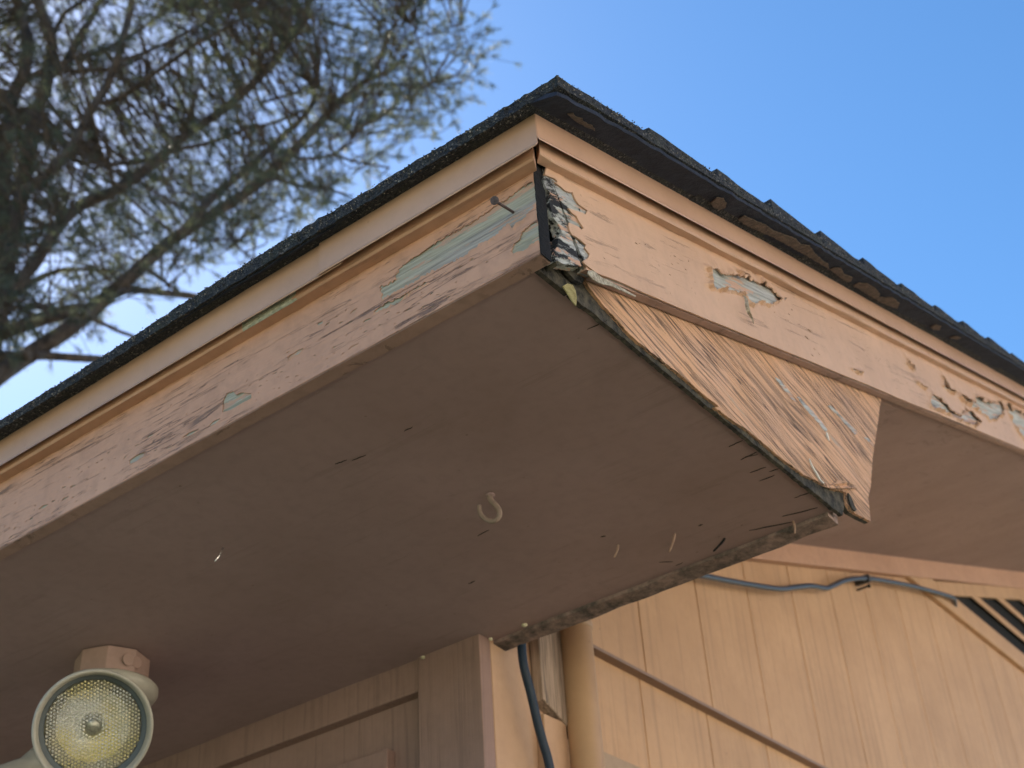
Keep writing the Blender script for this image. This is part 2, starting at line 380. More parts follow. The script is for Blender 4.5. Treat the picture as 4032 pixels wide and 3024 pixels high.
# gable vent: triangular louvre, only its lower corner is in the picture
vent = mesh('gable_vent', *(lambda m: (m.V, m.F))(MB().box(XG + .0005, XG + .014, 2.30, 5.6, .738, .797)), M['side'], house); bev(vent, .002)
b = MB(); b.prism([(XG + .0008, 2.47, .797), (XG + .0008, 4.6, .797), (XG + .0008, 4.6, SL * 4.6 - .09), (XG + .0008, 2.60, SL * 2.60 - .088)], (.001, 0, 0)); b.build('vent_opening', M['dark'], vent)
V, F = run('y', [(XG + .0012, -.090), (XG + .015, -.090), (XG + .015, -.0505), (XG + .0012, -.0505)], fr(2.50, YR, 20)); bev(mesh('vent_frame', V, F, M['side'], vent), .0015)
for k, z in enumerate((.852, .934, 1.022, 1.110, 1.198, 1.286)):
    y0 = (z + .088) / SL - .05; h = .026
    b = MB(); b.prism([(XG + .0022, y0, z + h + .004), (XG + .0122, y0, z + h), (XG + .0142, y0, z), (XG + .0120, y0, z), (XG + .0022, y0, z + .012)], (0, 5.6 - y0 - 1.0, 0))
    b.build('louvre', M['side'], vent)
# raked gable soffit
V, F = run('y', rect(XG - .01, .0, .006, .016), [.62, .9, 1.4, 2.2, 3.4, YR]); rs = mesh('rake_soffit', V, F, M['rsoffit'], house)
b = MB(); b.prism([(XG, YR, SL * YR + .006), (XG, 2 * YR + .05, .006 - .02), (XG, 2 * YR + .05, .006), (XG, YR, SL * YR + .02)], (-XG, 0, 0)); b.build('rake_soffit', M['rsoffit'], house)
# boxed eave: soffit sheet, its lower edge strip, inner end panel
XP = -.0145
low = crop(2000, 900, .45208, [(490, 250), (550, 262), (640, 400), (720, 530), (850, 690), (960, 800), (1060, 920), (1150, 1000), (1250, 1080), (1400, 1190), (1560, 1320), (1700, 1440), (1850, 1560)]) \
    + crop(2700, 1600, .45208, [(250, 5), (420, 130), (560, 220), (690, 330), (820, 440), (930, 520), (1020, 590), (1150, 650), (1280, 722), (1345, 735), (1395, 742), (1405, 850), (1440, 910), (1530, 960), (1612, 1000)])
zl_ = sorted((p.y, p.z) for p in (P(x, y, 'x', XP) for x, y in low[1:-4]))
def zlow(y): return float(np.interp(y, [a for a, b in zl_], [b for a, b in zl_]))
def sst(t): t = min(1, max(0, t)); return t * t * (3 - 2 * t)
V = []; F = []
nx = 150; ny = 60
for i in range(nx + 1):
    for j in range(ny + 1):
        x = XE + (-.0215 - XE) * (i / nx) ** .55; y = .0075 + (.59 - .0075) * j / ny
        V.append((x, y, .0015 + .0012 * noise.noise(Vector((x * 4, y * 5, 0)))))
for i in range(nx):
    for j in range(ny): F.append((i * (ny + 1) + j, (i + 1) * (ny + 1) + j, (i + 1) * (ny + 1) + j + 1, i * (ny + 1) + j + 1))
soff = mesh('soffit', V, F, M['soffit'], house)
m = soff.modifiers.new('thickness', 'SOLIDIFY'); m.thickness = .009; m.offset = 1
V, F = run('x', [(.5860, -.0030), (.6125, -.0052), (.6135, .006), (.5860, .006)], fr(-.538, -.0290, 90), .0018, 22, 3)
strip = mesh('soffit_edge_strip', V, F, rot_('edge_strip_paint', (.09, .075, .07), (.34, .245, .225), 45), soff)
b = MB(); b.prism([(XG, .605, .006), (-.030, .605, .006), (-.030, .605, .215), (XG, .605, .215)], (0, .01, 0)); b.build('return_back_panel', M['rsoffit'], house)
# ------------------------------------------------------------------ roof
roof = empty('roof', (0, 0, H)); roof.parent = house
rd = MB()
V, F = run('y', rect(-8.6, -.004, .140, .1535), [-.028, .5, 1.5, 3, YR]); rd.add(V, F); rd.build('roof_deck', M['dark'], roof)
b = MB(); b.prism([(-8.6, YR, SL * YR + .14), (-8.6, 2 * YR + .05, .13), (-8.6, 2 * YR + .05, .165), (-8.6, YR, SL * YR + .175)], (8.65, 0, 0)); b.build('far_slope', M['shingle'], roof)
# underlay that sticks out past the drip edge
def n1(a, b_=0, c=0): return noise.noise(Vector((a, b_, c)))
ys = fr(-.050, YR, 560)
V = []; F = []
for i, y in enumerate(ys):
    r = n1(y * 40) * .0018 + n1(y * 170, 3) * .0012; s_ = n1(y * 6, 4) * .003; crn = math.exp(-abs(y + .05) / .05) * -.006
    e = .0545 + r
    for (x, o) in ((-.004, .1545), (.0185, .1535), (.036, .1510 + crn * .5), (e, .1475 + s_ * .3 + crn), (e + .0008, .1515 + s_ * .3 + crn), (.03, .1575), (-.004, .1585)):
        V.append((x, y, o + SL * y))
k = 7
for i in range(len(ys) - 1):
    for j in range(k): F.append((i * k + j, i * k + (j + 1) % k, (i + 1) * k + (j + 1) % k, (i + 1) * k + j))
F += [tuple(range(k)), tuple((len(ys) - 1) * k + j for j in range(k - 1, -1, -1))]
mesh('underlay', V, F, M['felt'], roof)
xs = fr(XE, .05, 420); V = []; F = []; k = 6
for i, x in enumerate(xs):
    r = n1(x * 45, 9) * .0014; s_ = n1(x * 5, 14) * .003
    for (y, z) in ((.02, .1615), (-.029, .1485), (-.046 + r, .137 + s_), (-.0470 + r, .1405 + s_), (-.03, .1485), (.02, .1655)):
        V.append((x, y, z))
for i in range(len(xs) - 1):
    for j in range(k): F.append((i * k + j, i * k + (j + 1) % k, (i + 1) * k + (j + 1) % k, (i + 1) * k + j))
F += [tuple(range(k)), tuple((len(xs) - 1) * k + j for j in range(k - 1, -1, -1))]
mesh('underlay', V, F, M['felt'], roof)
# shingle courses: butt ends step up along the rake, eave edge ragged
mb = MB()
butts = [-.0515, .118, .262, .408, .556, .703, .850, .996, 1.142, 1.288, 1.433, 1.60] + [1.60 + .146 * i for i in range(1, 20)]
def course(y0, y1, ht0, ht1, xa, step, seed, rag, base=.1515):
    n_ = max(2, int((.0575 - xa) / step)); xs_ = fr(xa, .0575, n_)
    V = []; F = []
    m_ = 7
    for i, x in enumerate(xs_):
        e = rag * n1(x * 70, seed * 1.7) + rag * .8 * n1(x * 210, seed)
        lift_ = .0045 * max(0, n1(x * 3.5, seed * 4.1)) + .0015 * n1(x * 60, seed * 9)
        if seed == 0: lift_ = lift_ * .6 + .0065 * math.exp(-((x + .33) / .20) ** 2) + .0025 * n1(x * 14, 77)
        tw = 1 if i < n_ else .985
        for j in range(m_ + 1):
            t = j / m_; y = y0 + e + (y1 - y0) * t
            if i == n_: xx = x + .0012 * n1(y * 90, seed * 3) + .0010 * n1(y * 300, seed)
            else: xx = x
            z = SL * y + base + ht0 + (ht1 - ht0) * t + lift_ * (1 - t) + .0008 * n1(x * 150, y * 150, seed)
            V.append((xx, y, z)); V.append((xx, y + (.001 if j == 0 else 0), SL * y + base + .0005 + .0005 * seed % .001 + (lift_ * .35 * (1 - t))))
    q = (m_ + 1) * 2
    for i in range(n_):
        for j in range(m_):
            a = i * q + j * 2; b_ = a + q
            F.append((a, b_, b_ + 2, a + 2)); F.append((a + 1, a + 3, b_ + 3, b_ + 1))
        a = i * q; b_ = a + q
        F.append((a, a + 1, b_ + 1, b_)); F.append((a + q - 2, b_ + q - 2, b_ + q - 1, a + q - 1))
    for i in (0, n_):
        for j in range(m_): a = i * q + j * 2; F.append((a, a + 2, a + 3, a + 1) if i == 0 else (a, a + 1, a + 3, a + 2))
    mb.add(V, F)
course(butts[0], .135, .0125, .0100, XE, .0035, 0, .0022)
for k, y0 in enumerate(butts[1:], 1):
    if y0 > YR - .2: break
    course(y0 + random.uniform(-.012, .012), y0 + .172, random.choice((.0215, .0235, .026)), .0085, -2.2, .012, k, .0022)
# grit standing on the eave edge
def octa(p, r):
    s_ = rng.uniform(.6, 1.4, 3) * r
    V = [(p[0] + s_[0], p[1], p[2]), (p[0] - s_[0], p[1], p[2]), (p[0], p[1] + s_[1], p[2]), (p[0], p[1] - s_[1], p[2]), (p[0], p[1], p[2] + s_[2]), (p[0], p[1], p[2] - s_[2])]
    return V, [(0, 2, 4), (2, 1, 4), (1, 3, 4), (3, 0, 4), (2, 0, 5), (1, 2, 5), (3, 1, 5), (0, 3, 5)]
gr_ = MB()
for i in range(3600):
    x = .056 - 1.25 * rng.random() ** .8; base = .1515 + SL * -.05 + .0125 + .0045 * max(0, n1(x * 3.5, 0)) * .6 + .0065 * math.exp(-((x + .33) / .20) ** 2)
    gr_.add(*octa((x, -.0505 + rng.normal() * .0012, base - abs(rng.normal()) * .006), rng.uniform(.0005, .0013)))
for i in range(1500):
    y = -.05 + 2.0 * rng.random() ** 1.1; gr_.add(*octa((.0578 + rng.normal() * .0006, y, SL * y + .1515 + rng.uniform(.003, .014)), rng.uniform(.0004, .0011)))
gm = M['shingle']
sh = mb.build('shingles', gm, roof)
def gritmat():
    s = Mt('shingle_grit', .8); v = s.vor(s.map(), 700, out='Color'); g = s.n.new('ShaderNodeSeparateColor'); s.L(v, g.inputs[0])
    return s.fin(s.ramp(g.outputs[0], [(0., (.02, .022, .025)), (.7, (.045, .045, .045)), (1., (.36, .33, .29))]))
gr_.build('shingle_grit', gritmat(), sh)
# brown fibres stuck to the underlay below the rake
un = Vector((.036, 0, -.006)).cross(Vector((0, 1, SL))).normalized(); up0 = Vector((.0185, 0, .1535))
def flake_on(poly, p0, nrm, th, jag=.0008, step=.0035):
    pts = [Pn(x, y, p0, nrm) for x, y in poly]; return jagged3(pts, step, jag, nrm), Vector(nrm) * th
def jagopen(pts, step, jag, nrm):
    out = []
    for a, b_ in zip(pts[:-1], pts[1:]):
        n_ = max(1, int((b_ - a).length / step)); side = (b_ - a).normalized().cross(Vector(nrm)) if (b_ - a).length else Vector((0, 0, 0))
        for j in range(n_): out.append(a.lerp(b_, j / n_) + side * (jag * random.uniform(-1, 1) if j else 0))
    return out + [pts[-1]]
def jagged3(pts, step, jag, nrm):
    out = []; nrm = Vector(nrm)
    for i, a in enumerate(pts):
        b_ = pts[(i + 1) % len(pts)]; L_ = (b_ - a).length; n_ = max(1, int(L_ / step)); d = (b_ - a).normalized() if L_ > 0 else Vector((1, 0, 0)); side = d.cross(nrm)
        for j in range(n_):
            p = a.lerp(b_, j / n_); out.append(p + side * (jag * random.uniform(-1, 1) if j else jag * .3))
    return out
dn = -un if un.z > 0 else un
for q in (crop(2700, 450, .45208, [(215, 770), (270, 720), (330, 730), (355, 770), (340, 810), (290, 825), (240, 800)]),
          crop(2700, 450, .45208, [(460, 910), (510, 880), (600, 920), (700, 960), (760, 1010), (850, 1040), (960, 1080), (1000, 1130), (1080, 1140), (1120, 1200), (1200, 1280), (1240, 1300), (1250, 1345), (1100, 1255), (900, 1140), (750, 1060), (600, 995), (500, 950)]),
          crop(2700, 450, .45208, [(1252, 1348), (1290, 1335), (1350, 1332), (1380, 1390), (1450, 1415), (1440, 1450), (1400, 1455)]),
          crop(2700, 450, .45208, [(1460, 1490), (1500, 1465), (1580, 1470), (1650, 1510), (1690, 1560), (1680, 1590), (1800, 1590), (1860, 1640), (1840, 1690), (1700, 1635), (1560, 1550)]),
          crop(1800, 200, .45208, [(960, 545), (1010, 535), (1030, 570), (1090, 585), (1100, 615), (1180, 650), (1200, 690), (1130, 660), (1040, 610)]),
          crop(3032, 1200, .45208, [(1400, 190), (1440, 165), (1490, 185), (1480, 215), (1420, 215)]),
          crop(3032, 1200, .45208, [(1560, 285), (1610, 268), (1660, 285), (1630, 300)])):
    pts, vec = flake_on(q, up0 + dn * .0010, un, 0); MB().prism(pts, dn * .0012).build('wood_fibre', M['fibre'], roof)
# ------------------------------------------------------------------ drip edge and trim
def drip(side, p0, p1, ts, nm='drip_edge'):
    # p0 face position, outward sign built in
    if side == 'x':
        f = p0; prof = [(.012, .1515), (f, .1470), (f, .1050), (f - .0022, .1005), (f - .0028, .1013), (f - .0010, .1056), (f - .0010, .1482), (.012, .1527)]
        prof = [(a, b) for a, b in prof]
        return mesh(nm, *run('x', prof, ts, .0006, 3, 5), M['metal'], house)
    f = p0; prof = [(-.004, .1528), (f, .1522), (f, .1230), (f + .0022, .1188), (f + .0028, .1196), (f + .0010, .1236), (f + .0010, .1531), (-.004, .1540)]
    return mesh(nm, *run('y', prof, ts, .0006, 3, 8), M['metal'], house)
seam = P(1262, 970, 'y', -.03).x
d1 = drip('x', -.0310, 0, fr(seam, .0178, 60)); d2 = drip('x', -.0282, 0, fr(XE, seam + .03, 60)); d3 = drip('y', .0172, 0, fr(-.0312, YR, 160))
d1['label'] = 'right piece of tan drip edge lapping over the left one'
# wood trim (shingle mould) behind the drip edge
V, F = run('x', [(-.0095, .0975), (-.0218, .0975), (-.0234, .0995), (-.0236, .134), (-.0095, .140)], fr(XE, -.0005, 260), .0009, 14, 1)
V = [(x + (.009 * (-.0095 - y) / .017 if x > -.001 else 0), y, z) for x, y, z in V]
tr1 = mesh('trim_strip', V, F, M['trim'], house)
V, F = run('y', [(.0004, .1095), (.0092, .1095), (.0105, .1112), (.0106, .145), (.0004, .150)], fr(-.0085, YR, 300), .0009, 12, 2)
V = [(x, y - (.012 * x / .0135 if y < -.008 else 0), z) for x, y, z in V]
tr2 = mesh('trim_strip', V, F, M['trimy'], house)
# bare grey-green stretch on the eave trim
xa = P(1000, 1262, 'y', -.026).x; xb = P(1158, 1172, 'y', -.026).x
mesh('bare_patch', *run('x', [(-.0218, .0970), (-.0238, .0990), (-.0242, .1085), (-.0225, .1085)], fr(xa - .02, xb, 20), .0004, 60), M['primer'], tr1)
# ------------------------------------------------------------------ fascia boards: wood core and a paint skin with real holes
def skin(name, outer, holes, to3, mat, parent, th=.0012, step=.006, lift_amp=.003, upv=1, seed=0, fine=.0025):
    """outer/holes: 2D loops in board coordinates (s along, t up). The paint is a thin sheet, curling off the wood round its holes."""
    def dens(lp, st, jag):
        out = []
        for i, a in enumerate(lp):
            b_ = lp[(i + 1) % len(lp)]; L_ = math.dist(a, b_); n_ = max(1, int(L_ / st))
            for j in range(n_):
                t = j / n_; dx, dy = b_[0] - a[0], b_[1] - a[1]
                o_ = jag * random.uniform(-1, 1) if j else 0
                out.append((a[0] + dx * t - dy / (L_ + 1e-9) * o_, a[1] + dy * t + dx / (L_ + 1e-9) * o_))
        return out
    og = dens(outer, fine * 1.6, .0); hs = [dens(h_, fine * .7, .0018 if len(h_) > 11 else .0005) for h_ in holes]
    def inside(p, lp):
        c = False; x, y = p
        for i in range(len(lp)):
            x1, y1 = lp[i]; x2, y2 = lp[i - 1]
            if (y1 > y) != (y2 > y) and x < (x2 - x1) * (y - y1) / (y2 - y1) + x1: c = not c
        return c
    loops = [og] + hs; pts = []; edges = []
    for lp in loops:
        b0 = len(pts); pts += [Vector(p) for p in lp]; edges += [(b0 + i, b0 + (i + 1) % len(lp)) for i in range(len(lp))]
    hv = np.array([p for h_ in hs for p in h_]) if hs else np.zeros((1, 2)) + 99
    s0 = min(p[0] for p in og); s1 = max(p[0] for p in og); t0 = min(p[1] for p in og); t1 = max(p[1] for p in og)
    def addgrid(st, lo, hi):
        a = s0
        while a < s1:
            b_ = t0
            while b_ < t1:
                p = (a + random.uniform(-.2, .2) * st, b_ + random.uniform(-.2, .2) * st)
                d = np.min(np.hypot(hv[:, 0] - p[0], hv[:, 1] - p[1]))
                if lo < d <= hi and inside(p, og) and not any(inside(p, h_) for h_ in hs): pts.append(Vector(p))
                b_ += st
            a += st
    addgrid(fine, fine * .7, .012); addgrid(step, .012, 99)
    vs, es, fs, _, _, _ = delaunay_2d_cdt(pts, edges, [], 0, 1e-6)
    vs = [tuple(v) for v in vs]
    F = []
    for f in fs:
        c = (sum(vs[i][0] for i in f) / 3, sum(vs[i][1] for i in f) / 3)
        if inside(c, og) and not any(inside(c, h_) for h_ in hs): F.append(tuple(f))
    va = np.array(vs)
    big = [h_ for h_ in hs if len(h_) > 22]
    bv = np.array([p for h_ in big for p in h_]) if big else np.zeros((1, 2)) + 99
    lifts = []
    for (a, b_) in vs:
        dd = np.hypot(bv[:, 0] - a, bv[:, 1] - b_); i = int(np.argmin(dd)); d = dd[i]
        up = (b_ - bv[i, 1]) / (d + 1e-6) if d > 1e-5 else 0
        nz = .5 + .9 * n1(a * 60, b_ * 60, seed)
        if d <= 1e-5:
            e = .9
        else: e = (.45 + .55 * max(-.6, up))
        L_ = lift_amp * max(0, e) * max(.1, nz) * math.exp(-d / .007)
        L_ += .0006 * n1(a * 25, b_ * 40, seed + 5)
        lifts.append(max(0, L_))
    nV = len(vs)
    V = [to3(a, b_, th + l) for (a, b_), l in zip(vs, lifts)] + [to3(a, b_, max(.0002, l)) for (a, b_), l in zip(vs, lifts)]
    cnt = {}
    for f in F:
        for i in range(3):
            e = (f[i], f[(i + 1) % 3]); cnt[tuple(sorted(e))] = cnt.get(tuple(sorted(e)), 0) + 1
    FF = F + [tuple(i + nV for i in reversed(f)) for f in F]
    for (a, b_), k_ in cnt.items():
        if k_ == 1: FF.append((a, b_, b_ + nV, a + nV))
    o = mesh(name, V, FF, mat, parent)
    return o
def slits(n_, s0, s1, t0, t1, slope=0, lo=.003, hi=.014):
    out = []
    for _ in range(n_):
        s = random.uniform(s0, s1); t = random.uniform(t0, t1); L_ = random.uniform(lo, hi); w_ = L_ * random.uniform(.05, .13) + .0003; a = random.gauss(slope, .12)
        dx, dy = math.cos(a) * L_ / 2, math.sin(a) * L_ / 2
        out.append([(s - dx, t - dy), (s - dx * .2 + dy * .1, t + w_), (s + dx, t + dy), (s + dx * .15, t - w_ * random.uniform(.4, 1.1))])
    return out
def apart(hs):
    keep = []
    for h_ in hs:
        c = np.mean(h_, axis=0); r = max(math.dist(c, p) for p in h_)
        if all(math.dist(c, k[0]) > r + k[1] + .002 for k in keep): keep.append((c, r, h_))
    return [k[2] for k in keep]
# --- rake fascia (front plane x = 0)
b = MB(); V, F = run('y', rect(-.0120, -.0015, .0035, .140), fr(.060, YR, 200), .0006, 8, 3); 
rf = mesh('rake_fascia', V, F, M['wy'], house)
# rotten ragged lower-left end of the board, behind the paint
endp = [(2147, 640), (2142, 688), (2141, 717), (2152, 742), (2168, 760), (2164, 800), (2172, 827), (2177, 852), (2203, 890), (2217, 927), (2199, 936), (2197, 958), (2192, 976), (2186, 1003), (2190, 1026), (2225, 1040), (2290, 1048)]
pts = jagged3([P(x, y, 'x', -.0015) for x, y in endp], .003, .0007, (1, 0, 0)) + [Vector((-.0015, .061, .0035 + SL * .061)), Vector((-.0015, .061, .14 + SL * .061))]
eb = MB().prism(pts, (-.0105, 0, 0)).build('rotten_end', M['rotw'], rf); eb['label'] = 'split grey end of the rake board at the corner'
def toR(s, t, h_): return (h_ - .0014, s, t + SL * s)
def px2R(poly): return [(p.y, p.z - SL * p.y) for p in (P(x, y, 'x', 0) for x, y in poly)]
left_end = [(2151, 650), (2139 + 5, 688), (2182, 703), (2195, 715), (2184, 719), (2209, 737), (2224, 751), (2245, 759), (2253, 757), (2262, 782), (2278, 805), (2312, 829), (2304, 845), (2292, 838), (2236, 820), (2250, 838), (2269, 852), (2276, 868), (2296, 899), (2287, 906), (2278, 895), (2240, 877), (2238, 890), (2242, 908), (2251, 924), (2267, 933), (2307, 965), (2301, 976), (2321, 1001), (2314, 1017), (2300, 1024), (2294, 1032), (2302, 1040)]
LE = px2R(left_end)
outer = LE + [(.075, .0025), (.12, .0035)] + [(y, .0022 + .0016 * n1(y * 6, 3)) for y in fr(.16, 2.05, 60)] + [(2.05, .128), (.05, .128), (.012, .118)]
H1 = crop(2600, 1000, .27125, [(655, 225), (760, 240), (835, 230), (860, 290), (900, 325), (1040, 320), (1130, 360), (1260, 365), (1330, 395), (1460, 445), (1560, 505), (1600, 510), (1650, 570), (1720, 675), (1670, 700), (1590, 750), (1490, 730), (1420, 700), (1370, 730), (1340, 770), (1280, 740), (1250, 640), (1190, 585), (1110, 570), (1000, 545), (880, 530), (830, 520), (740, 505), (690, 470), (725, 400), (685, 335), (720, 300)])
H3 = crop(3500, 1300, .3014, [(530, 870), (570, 840), (600, 860), (690, 940), (750, 1000), (800, 1070), (870, 1110), (940, 1130), (940, 1060), (990, 1080), (980, 1010), (1070, 1070), (1110, 1140), (1180, 1210), (1160, 1230), (1110, 1200), (1115, 1262), (1000, 1212), (850, 1142), (700, 1072), (530, 1008)])
H4 = crop(3500, 1300, .3014, [(890, 820), (940, 850), (1010, 910), (1080, 950), (1120, 960), (1110, 880), (1150, 885), (1230, 940), (1290, 950), (1330, 970), (1380, 930), (1450, 940), (1480, 1020), (1490, 1060), (1470, 1130), (1440, 1110), (1380, 1180), (1340, 1160), (1300, 1190), (1250, 1110), (1150, 1060), (1080, 1010), (1020, 970), (950, 930), (900, 880)])
H5 = crop(3500, 1300, .3014, [(1520, 960), (1560, 990), (1600, 1060), (1640, 1040), (1700, 1080), (1765, 1110), (1800, 1150), (1900, 1250), (1900, 1540), (1765, 1440), (1700, 1370), (1650, 1300), (1610, 1200), (1560, 1110), (1530, 1030)])
H6 = crop(3500, 1300, .3014, [(665, 590), (690, 600), (730, 680), (745, 740), (780, 780), (840, 840), (800, 825), (735, 770), (690, 740), (685, 660)])
H7 = crop(2600, 1000, .27125, [(1090, 265), (1140, 285), (1225, 345), (1150, 338)])
H8 = crop(2600, 1000, .27125, [(1795, 640), (1850, 635), (1820, 660), (1800, 690)])
H9 = crop(3500, 1300, .3014, [(215, 378), (240, 395), (240, 430), (320, 480), (340, 530), (310, 530), (260, 490), (222, 430)])
H10 = crop(3500, 1300, .3014, [(350, 685), (400, 705), (455, 775), (415, 750)])
bigR = [px2R(h_) for h_ in (H1, H3, H4, H5, H6, H7, H8, H9, H10)]
sl_ = []
for _ in range(20):
    cx_, cy_ = random.uniform(.08, 1.8), random.uniform(.015, .075); rx = random.uniform(.01, .06)
    sl_ += slits(random.randint(1, 7), cx_ - rx, cx_ + rx, max(.012, cy_ - .012), min(.09, cy_ + .012), -.10, .002, random.choice((.005, .009, .02)))
sl_ += slits(6, .1, 1.8, .015, .08, -.05, .02, .05) + slits(20, .1, 1.8, .015, .08, -1.1, .002, .007)
sl_ = [h_ for h_ in sl_ if all(pip(p, outer) for p in h_)]
hs_ = bigR + [h_ for h_ in apart(sl_) if not any(pip(p, g_) or min(math.dist(p, q) for q in g_) < .004 for p in h_ for g_ in bigR)]
pr = skin('peeling_paint', outer, hs_, toR, M['fy'], rf, th=.0018, lift_amp=.0095, seed=1)
# curled ribbon of paint below the large hole, and the chalky lifted bottom edge near the corner
rib = [P(*crop(2600, 1000, .27125, [q])[0], 'x', v) for q, v in (((1200, 590), .001), ((1248, 650), .006), ((1262, 740), .008), ((1290, 850), .007), ((1330, 930), .005), ((1355, 1015), .003))]
b = MB(); sp = spline(rib, 6); V = []; F = []
for i, p in enumerate(sp):
    wd = .0022 * math.sin(math.pi * min(1, (i + 2) / len(sp))) + .0003; V += [(p.x - wd, p.y - wd * .3, p.z), (p.x + wd * .6, p.y + wd * .5, p.z - .0002)]
for i in range(len(sp) - 1): F.append((2 * i, 2 * i + 1, 2 * i + 3, 2 * i + 2))
o = mesh('paint_curl', V, F, M['chalk'], rf); mm = o.modifiers.new('t', 'SOLIDIFY'); mm.thickness = .0006
lip = [P(*q, 'x', 0) for q in crop(2000, 800, .226, [(1385, 1180), (1440, 1175), (1500, 1200), (1600, 1290), (1750, 1365), (1870, 1430), (2000, 1500), (2140, 1580), (2212, 1620), (2212, 1640), (2100, 1590), (1900, 1500), (1750, 1440), (1650, 1425), (1540, 1385), (1440, 1310), (1380, 1230)])]
MB().prism(jagged3(lip, .003, .0004, (1, 0, 0)), (.0012, 0, 0)).build('chalky_lip', M['chalk'], rf)
# --- eave fascia (front plane y = -.010)
ef = mesh('eave_fascia', *run('x', rect(-.0085, .0065, .0008, .120), fr(XE, -.0045, 300), .0005, 9, 6), M['wx'], house)
MB().prism(jagged3([Vector((-.0046, -.0090, .0)), Vector((-.0046, .0065, 0)), Vector((-.0046, .0065, .12)), Vector((-.0046, -.0090, .12))], .004, .0004, (1, 0, 0)), (.0010, 0, 0)).build('rotten_end', M['dark'], ef)
def toE(s, t, h_): return (s, -.0086 - h_, t)
def px2E(poly): return [(p.x, p.z) for p in (P(x, y, 'y', -.010) for x, y in poly)]
E1 = crop(1000, 700, .45208, [(1100, 940), (1150, 930), (1230, 890), (1240, 830), (1290, 750), (1400, 690), (1450, 660), (1520, 610), (1640, 530), (1800, 440), (1900, 380), (2000, 320), (2080, 250), (2212, 180)]) \
    + crop(1800, 200, .45208, [(500, 1230), (620, 1160), (690, 1130), (715, 1190), (690, 1280), (640, 1390), (560, 1480), (470, 1540), (440, 1500), (380, 1560), (300, 1640)]) \
    + crop(1000, 700, .45208, [(2100, 510), (2000, 560), (1900, 620), (1840, 670), (1700, 740), (1600, 790), (1480, 850), (1400, 900), (1290, 960), (1200, 1010), (1110, 1060)])
E2 = crop(1000, 700, .45208, [(1060, 1150), (1150, 1092), (1300, 1022), (1400, 962), (1490, 905), (1505, 915), (1400, 972), (1310, 1030), (1275, 1075), (1200, 1105), (1100, 1152), (1040, 1180)])
E3 = crop(2000, 800, .226, [(600, 180), (545, 235), (560, 290), (430, 350), (300, 440), (240, 500), (215, 600), (90, 740), (40, 850), (120, 870), (350, 770), (420, 700), (620, 590), (632, 500), (628, 380), (610, 280)])
E4 = crop(1000, 700, .45208, [(545, 1270), (590, 1240), (597, 1265), (560, 1285)])
E5 = crop(1000, 700, .45208, [(290, 1560), (380, 1495), (430, 1485), (390, 1530), (300, 1577)])
E6 = crop(0, 1400, .45208, [(1970, 330), (2030, 310), (2060, 345), (2100, 320), (2190, 330), (2190, 370), (2100, 420), (2010, 470), (1935, 495), (1940, 400)])
E7 = crop(0, 1400, .45208, [(1125, 910), (1180, 870), (1260, 840), (1250, 880), (1200, 910), (1130, 945)])
bigE = [px2E(h_) for h_ in (E1, E2, E3, E4, E5, E6, E7)]
outE = [(-.0050 + .0008 * n1(t * 90), t) for t in fr(.0002, .115, 24)] + [(-1.35, .115), (-1.35, .0002)] + [(x, .0002 + .0003 * n1(x * 30)) for x in fr(-1.3, -.02, 80)]
se = []
for _ in range(70):
    cx_, cy_ = random.uniform(-1.25, -.05), random.choice((random.uniform(.008, .03), random.uniform(.01, .06))); rx = random.uniform(.015, .06)
    se += slits(random.randint(3, 12), cx_ - rx, cx_ + rx, max(.006, cy_ - .010), min(.062, cy_ + .010), 0, .002, random.choice((.007, .012, .03)))
se += slits(14, -1.2, -.06, .008, .06, 0, .03, .07) + slits(50, -1.2, -.03, .006, .08, .6, .002, .006)
hE = bigE + [h_ for h_ in apart(se) if all(pip(p, outE) for p in h_) and not any(pip(p, g_) or min(math.dist(p, q) for q in g_) < .004 for p in h_ for g_ in bigE)]
pe = skin('peeling_paint', outE, hE, toE, M['fx'], ef, th=.0008, lift_amp=.0012, seed=9)
# the unpeeled rest of the eave paint, out of the picture to the left
mesh('paint', *run('x', rect(-.0094, -.0085, .001, .115), fr(XE, -1.3505, 10)), M['fx'], ef)
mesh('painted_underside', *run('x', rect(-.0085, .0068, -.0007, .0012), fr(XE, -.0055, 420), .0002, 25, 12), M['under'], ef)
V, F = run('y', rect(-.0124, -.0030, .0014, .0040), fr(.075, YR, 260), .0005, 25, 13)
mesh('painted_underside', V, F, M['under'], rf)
# ------------------------------------------------------------------ triangular end panel of the boxed eave
rightp = crop(2700, 1600, .45208, [(1600, 870), (1588, 800), (1612, 700), (1630, 430), (1680, 100), (1692, 0)]) + [(3474, 1549), (3480, 1490)]
topo = [(.86, .26), (.72, .255), (.06, .035), (.03, .02)]
ol = [P(x, y, 'x', XP) for x, y in low]; orr = [P(x, y, 'x', XP) for x, y in rightp]
poly = jagopen(ol + orr, .003, .0008, (1, 0, 0))
top = [Vector((XP, .84, .06 + SL * .84)), Vector((XP, .055, .05 + SL * .055)), Vector((XP, .022, .030))]
tri = MB().prism(poly + top, (-.0035, 0, 0)).build('end_panel', M['ply'], house)
tri['label'] = 'triangular cracked plywood panel closing the end of the boxed eave'
pl2 = [Vector((p.x, p.y, min(p.z - .0005, .0004 + .0016 * n1(p.y * 60, 4)) - .0012 * random.random())) for p in jagopen(ol[1:-5], .004, .0008, (1, 0, 0))] + [Vector((p.x, p.y, p.z - .0008)) for p in ol[-4:]]
core = MB().prism([Vector((XP - .0037, p.y, p.z)) for p in pl2] + [Vector((XP - .0037, .615, .02)), Vector((XP - .0037, .78, .26)), Vector((XP - .0037, .03, .02))], (-.0050, 0, 0)).build('ply_core', M['rot'], tri)
